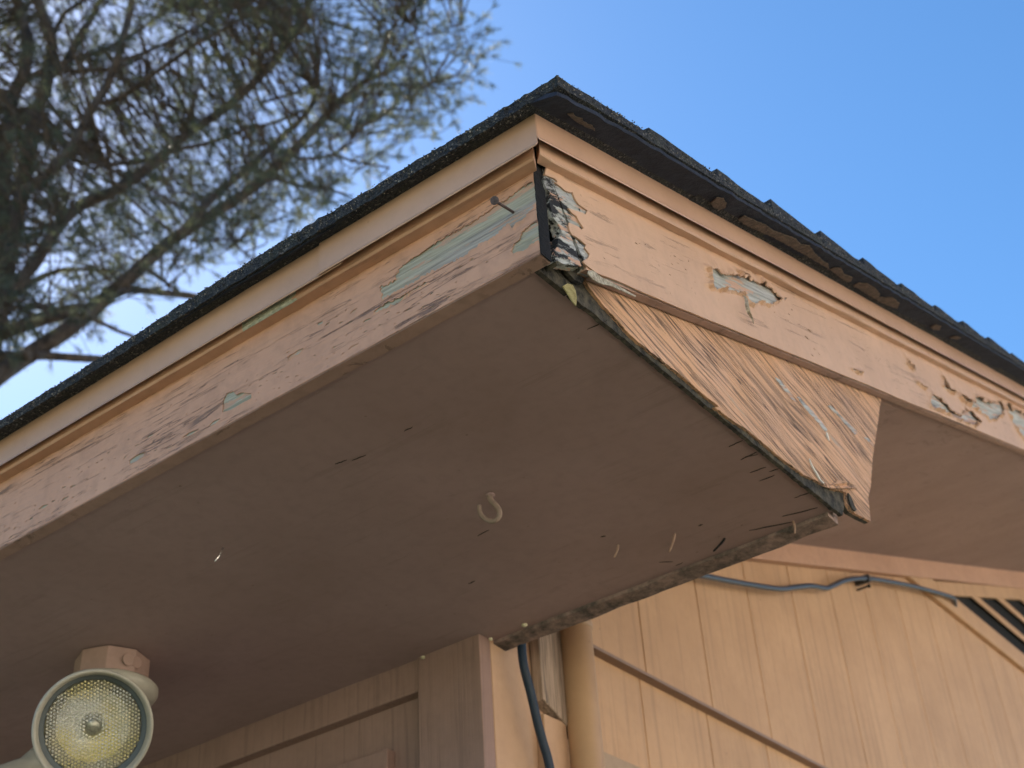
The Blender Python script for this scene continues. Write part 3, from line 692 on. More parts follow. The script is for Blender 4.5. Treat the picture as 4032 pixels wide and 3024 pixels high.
MB().box(-.0236, -.0185, .0030, .052, -.0006, .030).build('ply_core', M['rot'], tri)
# torn flap at the lower end
fl = crop(2700, 1600, .45208, [(1330, 640), (1400, 660), (1480, 690), (1500, 712), (1430, 712), (1340, 722), (1250, 712), (1190, 690), (1260, 690)])
MB().prism([P(x, y, 'x', XP + .002 + .004 * (i % 3 == 1)) for i, (x, y) in enumerate(fl)], (-.0012, 0, 0)).build('torn_flap', M['ply'], tri)
fl = crop(3200, 1850, .1808, [(780, 500), (820, 560), (860, 640), (920, 780), (960, 870), (930, 900), (880, 850), (830, 760), (795, 640)])
MB().prism([P(x, y, 'x', XP + .003) for x, y in fl], (-.002, 0, 0)).build('torn_flap', M['rot'], tri)
# white slivers of bare fibre
for q in ([(1075, 455), (1100, 520), (1140, 590), (1170, 640), (1205, 668)], [(1226, 228), (1234, 260), (1250, 300)]):
    pp = [P(x, y, 'x', XP + .0022) for x, y in crop(2700, 1600, .45208, q)]
    MB().tube(spline(pp, 5), [.0006 + .0009 * math.sin(math.pi * i / (5 * (len(pp) - 1))) for i in range(5 * (len(pp) - 1) + 1)], 5).build('white_sliver', paint('white_fibre', (.8, .8, .76), g=.1, dirt=0, specks=0), tri)
# bare grey strips along the grain
for q in (crop(3032, 1200, .45208, [(500, 880), (530, 880), (640, 990), (720, 1070), (765, 1110), (740, 1135), (690, 1080), (600, 980)]),
          crop(3032, 1200, .45208, [(230, 800), (260, 810), (360, 920), (440, 1010), (500, 1090), (480, 1105), (400, 1010), (300, 900)]),
          crop(3032, 1200, .45208, [(815, 1150), (850, 1160), (905, 1220), (900, 1240), (870, 1210)]),
          crop(3032, 1200, .45208, [(40, 630), (90, 660), (180, 770), (230, 850), (190, 830), (100, 720)])):
    MB().prism(jagged3([P(x, y, 'x', XP + .0001) for x, y in q], .004, .0008, (1, 0, 0)), (.0004, 0, 0)).build('bare_strip', M['wy'], tri)
# splinters at the corner
sp1 = crop(2000, 800, .226, [(915, 940), (960, 960), (1010, 1000), (1060, 940), (1085, 960), (1130, 1050), (1230, 1200), (1330, 1330), (1300, 1400), (1160, 1330), (1040, 1200), (960, 1080)])
MB().prism([P(x, y, 'x', XP + .0025) for x, y in sp1], (-.004, 0, 0)).build('splinter', M['rot'], tri)
sp2 = crop(2000, 900, .45208, [(480, 500), (520, 478), (565, 490), (590, 540), (600, 600), (596, 672), (570, 640), (520, 560)])
MB().prism([P(x, y, 'x', XP + .002 + (.004 if i in (4, 5, 6) else 0)) for i, (x, y) in enumerate(sp2)], (-.0012, 0, 0)).build('splinter', M['splinter'], tri)
sp3 = crop(2000, 800, .226, [(1010, 930), (1070, 925), (1090, 1000), (1120, 1080), (1080, 1060), (1030, 1000)])
MB().prism([P(x, y, 'x', XP + .0032) for x, y in sp3], (-.0012, 0, 0)).build('splinter', M['splinter'], tri)
# small grey block of bare wood behind the board end
bk = crop(2000, 800, .226, [(880, 700), (960, 760), (1080, 880), (1330, 1000), (1290, 1090), (1220, 1040), (1080, 930), (900, 940), (870, 1090), (820, 1000), (820, 880)])
MB().prism(jagged3([P(x, y, 'x', -.003) for x, y in bk], .003, .0005, (1, 0, 0)), (-.013, 0, 0)).build('rotten_end', M['rot'], rf)
# backing inside the corner so the gap reads as a dark cavity
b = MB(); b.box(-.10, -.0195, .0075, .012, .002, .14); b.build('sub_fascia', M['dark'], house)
M['split'] = rot_('dark_split', (.035, .026, .024), (.07, .05, .045))
for x0_, y0_, x1_, y1_, w_ in [(2917, 1812, 2980, 1781, 3), (2935, 1800, 2985, 1790, 2), (2953, 1862, 3016, 1840, 2), (3030, 1858, 3070, 1845, 2), (3129, 1962, 3202, 1934, 2), (2312, 1298, 2390, 1322 - 60, 2), (3080, 2035, 3220, 2000, 3), (2595, 2215, 2650, 2212, 3), (2660, 2228, 2690, 2216, 2), (2365, 2115, 2385, 2112, 3), (2750, 2072, 2766, 2066, 3), (2950, 2090, 3125, 2056, 4), (1880, 2112, 1925, 2088, 2), (1320, 1828, 1366, 1812, 2), (1385, 1815, 1440, 1792, 2), (1590, 1700, 1625, 1682, 2), (1845, 2300, 1870, 2288, 3), (2870, 1760, 2925, 1735, 2), (2990, 1895, 3050, 1872, 2)]:
    a, b_ = P(x0_, y0_, 'z', .0008), P(x1_, y1_, 'z', .0008); n_ = 6; sd_ = (b_ - a).cross(Vector((0, 0, 1))).normalized(); top_ = []; bot_ = []
    for i in range(n_ + 1):
        q = a.lerp(b_, i / n_) + sd_ * random.uniform(-.0006, .0006); h = w_ * .00028 * math.sin(math.pi * (i + .3) / (n_ + .6)); top_.append(q + sd_ * h); bot_.append(q - sd_ * h)
    MB().prism(top_ + bot_[::-1], (0, 0, .0006)).build('split', M['split'], soff)
# ------------------------------------------------------------------ things on the house
def steel(name, col, rough=.5, metal=.6):
    s = Mt(name, rough); s.b.inputs['Metallic'].default_value = metal; a = s.noise(s.map(), 300, 4)
    return s.fin(s.mix(s.ramp(a, [(.4, 0.), (.7, 1.)]), col, c_mul(col, .5)), s.bump(a, .0005, .6))
M['rust'] = steel('rusty_nail', (.13, .10, .10), .7, .4)
base = P(2017, 833, 'y', -.011); head = P(1948, 790, 'y', -.048)
d = (head - base).normalized(); t = empty('nail', base + Vector((0, 0, H)))
tag(t, 'long rusty nail sticking out of the bare patch near the roof corner', 'nail')
MB().tube([base - d * .01, base, head], [.0013, .0014, .0014], 10).build('shank', M['rust'], t, True)
MB().lathe(head, d, [(0, -.0004), (.0036, -.0004), (.0041, .0002), (.0039, .0010), (.0, .0013)], 20).build('nail_head', M['rust'], t)
# cup hook
y0 = P(1928, 1949, 'z', 0).y
hp = crop(1600, 1800, .2712, [(1205, 530), (1225, 620), (1290, 690), (1345, 770), (1350, 850), (1310, 910), (1240, 932), (1160, 905), (1095, 850), (1066, 780), (1060, 705)])
hk = [P(x, y, 'y', y0) for x, y in hp]; hk[0].z = .004
t = empty('cup_hook', (hk[0].x, hk[0].y, H)); tag(t, 'tan painted cup hook screwed into the middle of the brown soffit', 'hook')
sp = spline(hk, 6); MB().tube(sp, [.0034 - .0010 * (i / len(sp)) for i in range(len(sp))], 12).build('hook_wire', paint('hook_paint', (.30, .23, .20), g=.8, rough=.7, dirt=.7), t, True)
q = P(1944, 1945, 'z', 0); MB().lathe((hk[0].x + .001, hk[0].y, -.0002), (0, 0, -1), [(0, 0), (.0055, 0), (.0058, .001), (.0040, .002), (.0, .0022)], 20).build('hook_collar', M['soffit'], t)
# nail tips poking through the soffit
labs = ['nail tip sticking down from the soffit, furthest left of the row near its back edge', 'longest nail tip hanging from the soffit near its back edge',
        'dark bent nail tip lying against the soffit near its back edge', 'nail tip in the soffit nearest the torn end panel']
for (a, b_, ln), lb in zip((((430, 460), (403, 546), 1), ((842, 380), (800, 508), 1), ((1200, 412), (1122, 500), 0), ((1704, 288), (1714, 372), 1)), labs):
    p0 = P(*crop(2200, 1900, .5425, [a])[0], 'z', .0); p1 = P(*crop(2200, 1900, .5425, [b_])[0], 'y', p0.y - (0 if ln else .01))
    o = MB().tube(spline([p0 + Vector((0, 0, .004)), p0, p0.lerp(p1, .5) + Vector((.001, 0, 0)), p1], 4), [.0015] * 8 + [.0013] * 4 + [.0007], 8).build('nail_tip', paint('nail_paint', (.36, .24, .19), g=.2) if ln else M['dark'], None, True)
    tag(o, lb, 'nail', 'nail tips poking through the soffit')
p0 = P(878, 2162, 'z', 0); p1 = P(846, 2212, 'x', p0.x)
o = MB().tube([p0 + Vector((0, 0, .002)), p0.lerp(p1, .35) + Vector((.001, 0, 0)), p1], [.0012, .0014, .0006], 8).build('staple', steel('bright_steel', (.9, .9, .92), .15, .9), None, True)
tag(o, 'bright shiny staple leg hanging from the left part of the soffit', 'staple')
# pale blobs of caulk on the edge strip
for i, (x, y, r, lb) in enumerate(((2065, 2461, .0038, 'largest pale round blob on the soffit edge strip above the dark cable'), (1932, 2516, .0026, 'small pale speck at the left tip of the soffit edge strip'), (1665, 2588, .0030, 'pale speck where the frieze board meets the soffit'))):
    p = P(x, y, 'z', -.004); b = MB(); b.lathe(p, (0, 0, -1), [(0, -.002), (r, -.001), (r * 1.05, .0008), (r * .6, .0022), (0, .0026)], 14)
    tag(b.build('mud_speck', paint('pale_mud', (.62, .58, .42), g=1, dirt=.2), None, True), lb, 'speck', 'pale specks along the soffit edge')
# conduit pipe
XC = XG + .034
pa = (P(2225, 2490, 'x', XC) + P(2305, 2490, 'x', XC)) / 2; pb = (P(2240, 3024, 'x', XC) + P(2325, 3024, 'x', XC)) / 2
yc = (pa.y + pb.y) / 2 + .010
t = empty('conduit_pipe', (XC, yc, 0)); tag(t, 'round tan painted pipe rising up the gable wall to the soffit edge', 'pipe')
M['pipe'] = paint('pipe_paint', (.50, .33, .20), (1, 1, .1), g=.15, dirt=.15, rough=.45)
MB().lathe((XC, yc, -H), (0, 0, 1), [(.0235, 0), (.0235, H + .060), (.0222, H + .064), (.0, H + .064)], 40).build('tube', M['pipe'], t, True)
MB().lathe((XC, yc, .060), (0, 0, 1), [(.0238, 0), (.0256, .002), (.0256, .010), (.0238, .012)], 40).build('pipe_collar', M['pipe'], t, True)
b = MB(); b.lathe((XC, yc, -.6), (0, 0, 1), [(.0245, 0), (.0245, .03)], 32); b.box(XG - .012, XC, yc - .004, yc + .004, -.6, -.57); b.build('pipe_strap', M['pipe'], t)
# cables
def rubber(name, col, rough=.35):
    s = Mt(name, rough); return s.fin(s.mix(s.noise(s.map(), 40), col, c_mul(col, 1.6)))
xc = XG + .0275
cp = [P(x, y, 'x', xc) for x, y in [(2690, 2255), (2740, 2262), (2900, 2293), (3060, 2318), (3125, 2313), (3190, 2307), (3250, 2316), (3275, 2308), (3330, 2285), (3410, 2277), (3500, 2290), (3600, 2310), (3700, 2337), (3755, 2357)]]
cp += [cp[-1] + Vector((-.02, .06, .0)), cp[-1] + Vector((-.0260, .12, -.01))]
t = empty('cable', cp[4] + Vector((0, 0, H))); tag(t, 'grey-blue cable sagging along the gable wall into the louvred vent', 'cable')
MB().tube(spline(cp, 6), .0056, 12).build('cable_sheath', rubber('blue_grey_sheath', (.028, .038, .065)), t, True)
p = P(3412, 2279, 'x', xc); b = MB(); b.box(XG + .0001, xc + .0075, p.y - .006, p.y + .006, p.z - .009, p.z + .0085); bev(b.build('cable_clip', rubber('black_clip', (.02, .025, .03)), t), .002)
p = P(3415, 2299, 'x', xc); b = MB(); b.lathe((XG, p.y, p.z - .006), (1, 0, 0), [(0, 0), (.0025, 0), (.0025, .028), (.005, .029), (.005, .032), (0, .033)], 12); b.build('clip_nail', M['dark'], t)
c2 = [P(x, y, 'x', XG + .03) for x, y in [(2058, 2470), (2053, 2525), (2062, 2620), (2090, 2730), (2118, 2850), (2140, 2930), (2165, 3024)]]
c2 += [c2[-1] + Vector((0, .02, -.10)), c2[-1] + Vector((0, .03, -.6)), c2[-1] + Vector((0, .03, -2.0))]
o = MB().tube(spline(c2, 8), .0062, 12).build('cable', rubber('dark_blue_sheath', (.002, .014, .035), .55), None, True)
tag(o, 'thin dark blue cable dropping from the soffit edge beside the corner board', 'cable')
# ------------------------------------------------------------------ floodlight
fx = Vector((-.928, .271, 0)); fl = empty('floodlight', fx + Vector((0, 0, H)))
tag(fl, 'grey twin floodlight on a round box under the soffit, glass lens facing the camera', 'floodlight')
M['grey'] = paint('grey_enamel', (.40, .39, .345), g=.1, dirt=.35, rough=.38, specks=.4)
M['boxp'] = paint('box_paint', (.36, .25, .22), g=.1, dirt=.5, rough=.5)
MB().lathe(fx, (0, 0, -1), [(0, 0), (.048, 0), (.049, .002), (.049, .036), (.047, .038), (0, .038)], 8).build('junction_box', M['boxp'], fl)
jb = fl.children[0]; jb.rotation_euler = (0, 0, 0)
bev(jb, .003)
toc = (Vector((CAM[0], CAM[1], 0)) - Vector((fx.x, fx.y, 0))).normalized(); sd = Vector((-toc.y, toc.x, 0))
for a in (.42, .68):
    ang_ = math.atan2(toc.y, toc.x) + a; dr = Vector((math.cos(ang_), math.sin(ang_), 0)); o_ = fx + dr * .0478 + Vector((0, 0, -.018))
    MB().lathe(o_, dr, [(0, 0), (.0085, 0), (.0085, .001), (.0078, .0016), (.0, .0016)], 20).build('knockout_plug', M['boxp'], fl)
    MB().box(-.0008, .0008, -.0008, .0008, -.005, .005).build('plug_slot', M['dark'], fl).matrix_world = Matrix.Translation(o_ + dr * .0016 + Vector((0, 0, H))) @ Matrix.Rotation(.5, 4, dr) @ Matrix.Translation((0, 0, -H))
MB().lathe(fx + Vector((0, 0, -.038)), (0, 0, -1), [(0, 0), (.060, 0), (.063, .003), (.063, .010), (.058, .018), (.040, .026), (.020, .030), (0, .031)], 48).build('cover_plate', M['grey'], fl, True)
lc = CAM - np.array([0, 0, H]); dray = Vector(R.T @ np.array([367 - 2016, 2866 - 1512, FPX])).normalized()
KS = .905
def ks(p): return [(a * KS, b * KS) for a, b in p]
fc = Vector(lc) + dray * 1.74; ax = (-dray + Vector((.0, .02, -.10))).normalized()          # lens centre and facing
# housing: bell + rim
MB().lathe(fc, ax, ks([(.020, -.125), (.026, -.124), (.030, -.095), (.046, -.070), (.062, -.040), (.070, -.012), (.0755, .000), (.0765, .004), (.0760, .009), (.0735, .0105), (.0710, .008), (.0690, .000), (.0640, -.008), (.0625, -.012), (.056, -.014), (.056, -.018), (.040, -.055), (.024, -.085), (.018, -.110)]), 72).build('lamp_housing', M['grey'], fl, True)
hs = fl.children[-1]
gk = Mt('gasket', .7); MB().lathe(fc, ax, ks([(.0680, -.0012), (.0645, -.0065), (.0620, -.0070), (.0615, -.0095)]), 72).build('gasket', gk.fin((.09, .11, .12)), hs, True)
# reflector bowl with yellow reflections painted into its colour, and the dimpled lens in front of it
s = Mt('mirror_reflector', .22); s.b.inputs['Metallic'].default_value = .35
a = s.noise(s.map(), 14, 2, .5)
M['refl'] = s.fin(s.mix(s.ramp(a, [(.44, 0.), (.56, 1.)]), (.96, .97, .97), (1.0, .90, .45)), s.bump(s.vor(s.map(), 260), .0012, .5))
RO = fc + ax * -.010
MB().lathe(RO, ax, ks([(.0605, .0), (.056, -.012), (.050, -.024), (.041, -.036), (.030, -.045), (.018, -.050), (0, -.052)]), 60).build('reflector', M['refl'], hs, True)
MB().lathe(RO + ax * -.046, ax, ks([(.016, 0), (.016, .018), (.013, .026), (.006, .030), (0, .031)]), 28).build('burner_cap', steel('frosted_cap', (.55, .55, .50), .3, .5), hs, True)
b = MB(); b.lathe(RO, ax, ks([(.0612, .0), (.058, .0035), (.045, .0065), (.030, .0085), (.014, .0095), (0, .0098)]), 72)
s = Mt('prismatic_glass', .06); s.b.inputs['Transmission Weight'].default_value = 1; s.b.inputs['IOR'].default_value = 1.12
gl = s.fin((.96, .97, .93), s.bump(s.noise(s.map(), 60), .0004, .5))
o = b.build('lens', gl, hs, True)
# raised dimples on the lens: small beads in rings
u = ax.orthogonal().normalized(); v = ax.cross(u); bd = MB()
for i in range(-14, 15):
    for j in range(-16, 17):
        a = (i + (.5 if j % 2 else 0)) * .0043; c = j * .0037; r = math.hypot(a, c)
        if r < .0555 and r > .010: bd.lathe(RO + u * a + v * c + ax * (.0092 - .0056 * (r / .0525) ** 2.2), ax, [(.0016, -.0003), (.0013, .0006), (.0007, .0011), (0, .0013)], 8)
s = Mt('glass_bead', .12); s.b.inputs['Transmission Weight'].default_value = .5; s.b.inputs['IOR'].default_value = 1.33
bd.build('lens_beads', s.fin(s.mix(s.ramp(s.noise(s.map(), 16, 2), [(.42, 0.), (.56, 1.)]), (.93, .95, .93), (.98, .88, .50))), hs, True)  # silver and yellow reflections mixed into the bead colour
# arm from the plate to the lamp, and the second lamp on its own arm, mostly outside the frame
def arm(a, b_, mid=.01):
    m = a.lerp(b_, .5) + Vector((0, 0, -mid)); return MB().tube(spline([a, m, b_], 6), .012, 16)
back = fc - ax * .108
arm(fx + Vector((0, 0, -.06)), back).build('swivel_arm', M['grey'], fl, True)
l2 = P(-190, 3330, 'z', -.17); d2_ = (P(60, 2975, 'z', -.13))
kn = P(45, 3010, 'z', -.115); 
MB().lathe(P(150, 3010, 'z', -.10), (kn - P(190, 2960, 'z', -.09)), [(.0, -.03), (.016, -.028), (.022, -.012), (.024, .0), (.019, .012), (.016, .020), (.016, .14), (.030, .16), (.060, .22), (.070, .25), (.062, .252), (.0, .22)], 40).build('second_lamp', M['grey'], fl, True)
arm(fx + Vector((0, 0, -.06)), P(150, 3010, 'z', -.10)).build('swivel_arm', M['grey'], fl, True)
# ------------------------------------------------------------------ pine trees behind the roof
def bark():
    s = Mt('pine_bark', .95); a = s.noise(s.map((1, 1, .3)), 14, 6, .7); v = s.vor(s.map((1, 1, .35)), 18)
    return s.fin(s.mix(s.ramp(a, [(.35, 0.), (.65, 1.)]), (.035, .026, .024), (.13, .095, .075)), s.bump(s.math('ADD', a, v), .03, .8))
M['bark'] = bark()
def needles():
    s = Mt('pine_needles', .55); oi = s.n.new('ShaderNodeAttribute'); oi.attribute_name = 'tint'; 
    c = s.ramp(oi.outputs['Fac'], [(0., (.026, .038, .036)), (.5, (.068, .085, .068)), (.8, (.18, .18, .11)), (1., (.40, .36, .22))])
    s.L(c, s.b.inputs['Base Color'])
    tr = s.n.new('ShaderNodeBsdfTranslucent'); s.L(s.mix(.5, c, (.20, .21, .08)), tr.inputs[0])
    mx = s.n.new('ShaderNodeMixShader'); mx.inputs[0].default_value = .35
    out = s.n['Material Output']; s.L(s.b.outputs[0], mx.inputs[1]); s.L(tr.outputs[0], mx.inputs[2]); s.L(mx.outputs[0], out.inputs[0])
    return s.m
M['needle'] = needles()
FW = Vector((-.83, .50, 0)).normalized()
def T(x, y, dist, full=True):
    """photo pixel (2212-wide view) -> point on that line of sight, dist metres away along the ground direction FW"""
    k = 4032 / 2212 if full else 1
    d = Vector(R.T @ np.array([x * k - 2016, y * k - 1512, FPX])); c = Vector(CAM)
    return c + d * (dist / d.dot(FW))
Z1 = .45208
def C1(p): return (p[0] * Z1, p[1] * Z1)
def C2(p): return (1000 + p[0] * Z1, p[1] * Z1)
def C3(p): return (p[0] * Z1, 750 + p[1] * Z1)
D1, D2 = 8.5, 7.2
# (points in photo px, width px at start, width px at end, depth start, depth end, tree)
LB = [
 ([C3((-150, 1500)), C3((0, 900)), C1((30, 1500)), C1((60, 1200)), C1((110, 850)), C1((200, 650)), C1((240, 350)), C1((170, 100)), C1((120, -150)), C1((60, -600))], 62, 34, D1, D1, 0),
 ([C3((60, 700)), C3((150, 200)), C1((200, 1659)), C1((260, 1250)), C1((330, 950)), C1((400, 750)), C1((450, 450)), C1((420, 250)), C1((330, 0)), C1((250, -500))], 66, 34, D1 + .3, D1 + .5, 0),
 ([C1((230, 690)), C1((400, 620)), C1((700, 620)), C1((1000, 590)), C1((1250, 500))], 30, 10, D1, D1 - .5, 0),
 ([C1((430, 640)), C1((560, 560)), C1((640, 420)), C1((700, 300)), C1((800, 150)), C1((900, -60))], 40, 18, D1 + .3, D1 + .9, 0),
 ([C1((440, 330)), C1((500, 230)), C1((570, 110)), C1((700, 20)), C1((800, -80))], 24, 12, D1 + .3, D1, 0),
 ([C1((620, 510)), C1((850, 450)), C1((1060, 350)), C1((1300, 200)), C1((1500, 60))], 22, 10, D1 + .4, D1 + 1.2, 0),
 ([C3((100, 420)), C3((160, 60)), C1((320, 1600)), C1((500, 1430)), C1((640, 1250)), C1((800, 950)), C1((930, 750)), C1((1010, 550)), C1((1070, 350)), C1((1130, 100)), C1((1170, -150))], 44, 24, D1 - .4, D1 - .8, 0),
 ([C1((900, 900)), C1((1050, 850)), C1((1250, 700)), C1((1500, 530)), C1((1700, 390)), C1((1900, 280)), C1((2200, 100)), C2((150, -60))], 24, 12, D1 - .5, D1 - 1.4, 0),
 ([C1((1030, 540)), C1((1350, 420)), C1((1550, 320)), C1((1800, 180)), C1((2020, -20))], 16, 10, D1 - .6, D1, 0),
 ([C1((760, 1020)), C1((600, 1060)), C1((500, 1110)), C1((420, 1180))], 12, 6, D1 - .4, D1 - .2, 0),
 ([C3((-100, 980)), C3((250, 700)), C3((500, 330)), C3((700, 130)), C1((1000, 1659)), C1((1300, 1450)), C1((1550, 1230)), C1((1700, 1120)), C1((1950, 950)), C2((0, 720)), C2((180, 530)), C2((330, 330)), C2((430, 200)), C2((480, 30)), C2((520, -100))], 42, 20, D2 + .6, D2 + 1.4, 1),
 ([C3((-500, 2000)), C3((-200, 1770)), C3((0, 1600)), C3((250, 1430)), C3((600, 1200)), C3((850, 1000)), C3((1100, 780)), C3((1300, 600)), C3((1500, 430)), C3((1750, 270)), C3((2212, -30)), C2((300, 1350)), C2((500, 1150)), C2((700, 930)), C2((900, 760)), C2((1000, 690)), C2((1200, 600)), C2((1330, 480))], 66, 14, D2, D2 + .5, 1),
 ([C3((1540, 410)), C3((1760, 160)), C3((1900, 20)), C2((30, 1390)), C2((200, 1230)), C2((400, 1050)), C2((490, 930)), C2((525, 820)), C2((560, 700))], 32, 12, D2, D2 + .8, 1),
 ([C2((1020, 680)), C2((1060, 570)), C2((1110, 450)), C2((1200, 250)), C2((1290, 140)), C2((1370, 20)), C2((1420, -80))], 14, 7, D2 + .4, D2 + .8, 1),
 ([C3((760, 1060)), C3((600, 1050)), C3((300, 1140)), C3((0, 1250)), C3((-300, 1320))], 46, 46, D2, D2 + .3, 1),
 ([C3((620, 1070)), C3((330, 1020)), C3((100, 1030)), C3((-100, 1090))], 18, 12, D2, D2 - .5, 1),
 ([C3((250, 1440)), C3((0, 1450)), C3((-250, 1500))], 36, 36, D2, D2 + .2, 1),
 ([C3((300, 1440)), C3((420, 1440)), C3((700, 1460)), C3((900, 1475)), C3((1100, 1530))], 30, 22, D2, D2 + .3, 1),
 ([C3((930, 960)), C3((1040, 890)), C3((1180, 865)), C3((1400, 890)), C3((1700, 925)), C3((1850, 990))], 26, 22, D2, D2 + .6, 1),
 ([C3((790, 1120)), C3((900, 1160)), C3((1020, 1220)), C3((1180, 1280)), C3((1300, 1360))], 13, 11, D2, D2 + .1, 1),
 ([C3((1290, 690)), C3((1380, 750)), C3((1480, 830)), C3((1580, 900))], 16, 10, D2, D2 + .2, 1),
 ([C3((-80, 1250)), C3((60, 1020)), C3((150, 900)), C3((330, 770)), C3((560, 690)), C3((800, 690))], 30, 12, D2 + .8, D2 + .9, 1),
 ([C3((1650, 430)), C3((1800, 440)), C3((2000, 430)), C3((2100, 520)), C3((2250, 640))], 10, 6, D2 + .1, D2, 1),
 ([C1((900, 1440)), C1((1300, 1390)), C1((1550, 1300)), C1((1800, 1250)), C1((2050, 1160)), C1((2250, 1080))], 16, 12, D2 + 1., D2 + 1.2, 1),
 ([C2((1000, 735)), C2((1200, 735)), C2((1400, 735)), C2((1600, 690)), C2((1750, 650))], 8, 4, D2 + .4, D2 + .6, 1),
 ([C2((950, 800)), C2((1050, 825)), C2((1250, 815)), C2((1400, 770)), C2((1550, 720))], 8, 4, D2 + .4, D2, 1),
 ([C2((0, 1110)), C2((200, 1060)), C2((380, 980)), C2((470, 950))], 12, 10, D2 + .9, D2 + .5, 1),
 ([C2((60, 900)), C2((250, 840)), C2((450, 780)), C2((540, 760))], 10, 8, D2 + .9, D2 + .5, 1),
 ([C2((380, 1385)), C2((560, 1375)), C2((700, 1350)), C2((850, 1400)), C2((1000, 1430)), C2((1180, 1460))], 12, 7, D2, D2 + .4, 1),
 ([C2((230, 1560)), C2((400, 1620)), C2((600, 1640)), C2((800, 1690))], 10, 6, D2, D2 - .2, 1),
 ([C2((660, 1050)), C2((760, 1090)), C2((850, 1200)), C2((760, 1290)), C2((690, 1350))], 6, 5, D2 + .2, D2, 1),
 ([C2((1200, 250)), C2((1350, 200)), C2((1500, 300)), C2((1650, 260)), C2((1800, 200))], 6, 3, D2 + .6, D2 + .2, 1),
]
trees = []
for k, (lab, bx) in enumerate((('tall pine at the far left with two upright dark stems', (-.3, 2600)), ('spreading pine whose thick limb slants up behind the roof edge', (-.3, 2600)))):
    t = empty('pine_tree'); tag(t, lab, 'tree', 'pine trees behind the roof'); trees.append(t)
wood_mb = [MB(), MB()]; limbpts = [[], []]; trunkbot = []
for pts, w0, w1, d0, d1_, k in LB:
    n_ = len(pts); P3 = [T(x, y, d0 + (d1_ - d0) * i / (n_ - 1) + .08 * random.uniform(-1, 1), False) for i, (x, y) in enumerate(pts)]
    sp = spline(P3, 6); m_ = len(sp); rr = []
    for i, p in enumerate(sp):
        dist = (p - Vector(CAM)).length; f_ = i / (m_ - 1); rr.append(.5 * (1.0, 1.2)[k] * (w0 + (w1 - w0) * f_) * dist / FPX * (1 + .10 * n1(i * .7, w0)))
    wood_mb[k].tube(sp, rr, 9); limbpts[k] += list(zip(sp, rr))
    if n_ >= 10: trunkbot.append((k, sp[0], rr[0]))
# stems go down to the ground behind the house
for k, p, r in trunkbot:
    g = Vector((p.x - .5 + .3 * k, p.y + .3, 0)); wood_mb[k].tube(spline([Vector((g.x, g.y, -.1)), Vector((g.x, g.y, p.z * .4)).lerp(p, .25), p], 8), [r * 2.0 - (r * 1.0) * i / 16 for i in range(17)], 12)
for k in (0, 1): trees[k].location = (trunkbot[0 if k == 0 else -1][1].x, trunkbot[0 if k == 0 else -1][1].y, 0)
# crown region in the 2212-wide view
CR = [(-260, -220), (1030, -220), (1045, 0), (1062, 60), (1075, 100), (1040, 150), (1012, 215), (990, 260), (930, 262), (870, 320), (800, 372), (730, 430), (650, 480), (590, 515), (540, 545), (470, 560), (400, 590), (330, 630), (250, 660), (180, 700), (90, 730), (0, 770), (-260, 850)]
GAP = [((225, 30), 28), ((60, 320), 26), ((760, 55), 26), ((330, 640), 50), ((560, 560), 52), ((480, 570), 40), ((190, 800), 60), ((340, 355), 18), ((110, 260), 22), ((590, 150), 26), ((700, 450), 30), ((540, 300), 22), ((1010, 200), 16), ((250, 640), 40), ((90, 860), 60), ((350, 160), 22), ((820, 120), 24), ((430, 70), 22), ((260, 120), 18), ((720, 180), 20)]
NV = []; NF = []; NT = []; twig = [MB(), MB()]; tuftsV = [[], []]; tint = [[], []]
arr = [np.array([[*p] for p, r in limbpts[k]]) for k in (0, 1)]
def tuft(p, axis, k, tn, L0=.066, n_=30):
    axis = axis.normalized(); u = axis.orthogonal().normalized(); v = axis.cross(u)
    for _ in range(n_):
        a = random.uniform(0, 2 * math.pi); sp_ = random.uniform(.12, 1.15); d = (axis * math.cos(sp_) + (u * math.cos(a) + v * math.sin(a)) * math.sin(sp_)).normalized()
        d.z -= .12; L_ = L0 * random.uniform(.7, 1.15); s_ = d.cross(Vector((random.gauss(0, 1), random.gauss(0, 1), random.gauss(0, 1)))).normalized() * .0012
        b0 = p - axis * random.uniform(0, .07); q = b0 + d * L_
        tuftsV[k] += [b0 + s_, b0 - s_, b0 + d * L_ * .6 - s_ * 1.2, q, b0 + d * L_ * .6 + s_ * 1.2]
        tint[k].append(min(1, max(0, tn + random.gauss(0, .12))))
cl = 0; tries = 0
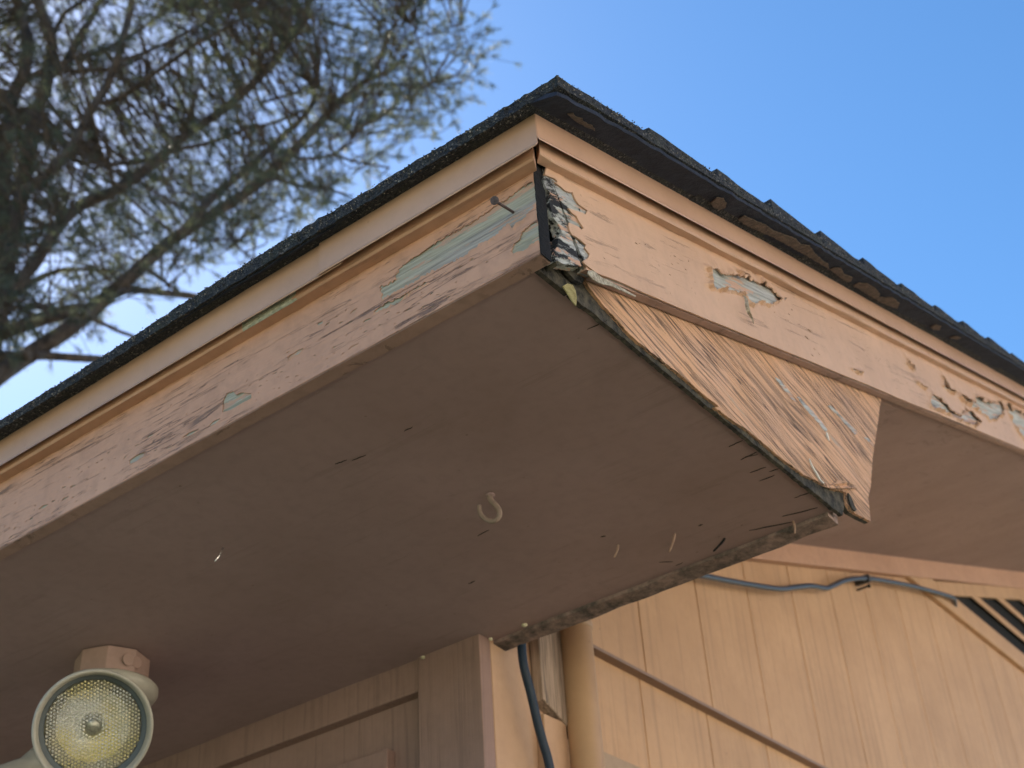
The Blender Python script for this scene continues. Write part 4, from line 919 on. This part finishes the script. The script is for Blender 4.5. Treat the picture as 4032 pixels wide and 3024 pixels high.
while cl < 2100 and tries < 40000:
    tries += 1
    x = random.uniform(-260, 1080); y = random.uniform(-220, 860)
    if not pip((x, y), CR): continue
    if any(math.dist((x, y), g) < r * random.uniform(.7, 1.15) for g, r in GAP): continue
    dn_ = n1(x * .006, y * .006, 3) + .5 * n1(x * .016, y * .016, 8)
    if dn_ < -.34 + random.uniform(-.12, .12): continue
    if x > 930 and random.random() < .35: continue
    k = 1 if (x > 420 or y > 480) else 0
    if random.random() < .15: k = 1 - k
    dep = (D1 if k == 0 else D2) + random.uniform(-.6, 1.4)
    p = T(x, y, dep); q = arr[k]; i = int(np.argmin(np.sum((q - np.array(p)) ** 2, 1))); a = Vector(q[i])
    cl += 1
    tn = .38 + .45 * n1(p.x * 1.3, p.y * 1.3, p.z * 1.3) + (.25 if random.random() < .12 else 0)
    mid = a.lerp(p, .5) + Vector((random.gauss(0, .06), random.gauss(0, .06), random.gauss(0, .06) - .04))
    sp = spline([a, mid, p], 4); r0 = min(.011, .004 + .006 * (p - a).length); twig[k].tube(sp, [r0 - (r0 - .0022) * j / 8 for j in range(9)], 5)
    dr = (p - mid).normalized(); tuft(p, dr, k, tn)
    for _ in range(random.choice((2, 3, 3, 4))):
        o_ = Vector((random.gauss(0, .13), random.gauss(0, .13), random.gauss(0, .10))); pp = p + o_ + dr * .05; st = sp[5].lerp(p, random.random())
        twig[k].tube([st, st.lerp(pp, .5) + Vector((0, 0, -.01)), pp], [.003, .0024, .0018], 4)
        tuft(pp, (o_ + dr * .12), k, tn + random.gauss(0, .1))
for (x, y) in ((1075, 98), (1000, 222), (1052, 32), (985, 262), (930, 268), (1045, 150)):                      # loose tips against the sky
    k = 1; p = T(x, y, D2 + .3); a = T(x - 45, y + 28, D2 + .35); twig[k].tube(spline([T(x - 140, y + 40, D2 + .4), a, p], 4), .0035, 5); tuft(p, p - a, k, .75, .10, 34); tuft(p - (p - a) * .15, (p - a), k, .6, .09, 20)
    tuft(a, (a - p) * -1 + Vector((0, 0, .1)), k, .5)
for k in (0, 1):
    t = trees[k]
    wood_mb[k].build('trunk', M['bark'], t, True, lift=False); twig[k].build('twigs', M['bark'], t, False, lift=False)
    Vn = tuftsV[k]; nn = len(Vn) // 5
    me = bpy.data.meshes.new('crown'); me.from_pydata([tuple(v) for v in Vn], [], [f for i in range(nn) for f in ((5 * i, 5 * i + 1, 5 * i + 2, 5 * i + 3, 5 * i + 4),)])
    at = me.attributes.new('tint', 'FLOAT', 'FACE'); at.data.foreach_set('value', tint[k]); me.materials.append(M['needle'])
    o = bpy.data.objects.new('crown', me); sc.collection.objects.link(o); o.parent = t; o.matrix_parent_inverse = wm(t).inverted()
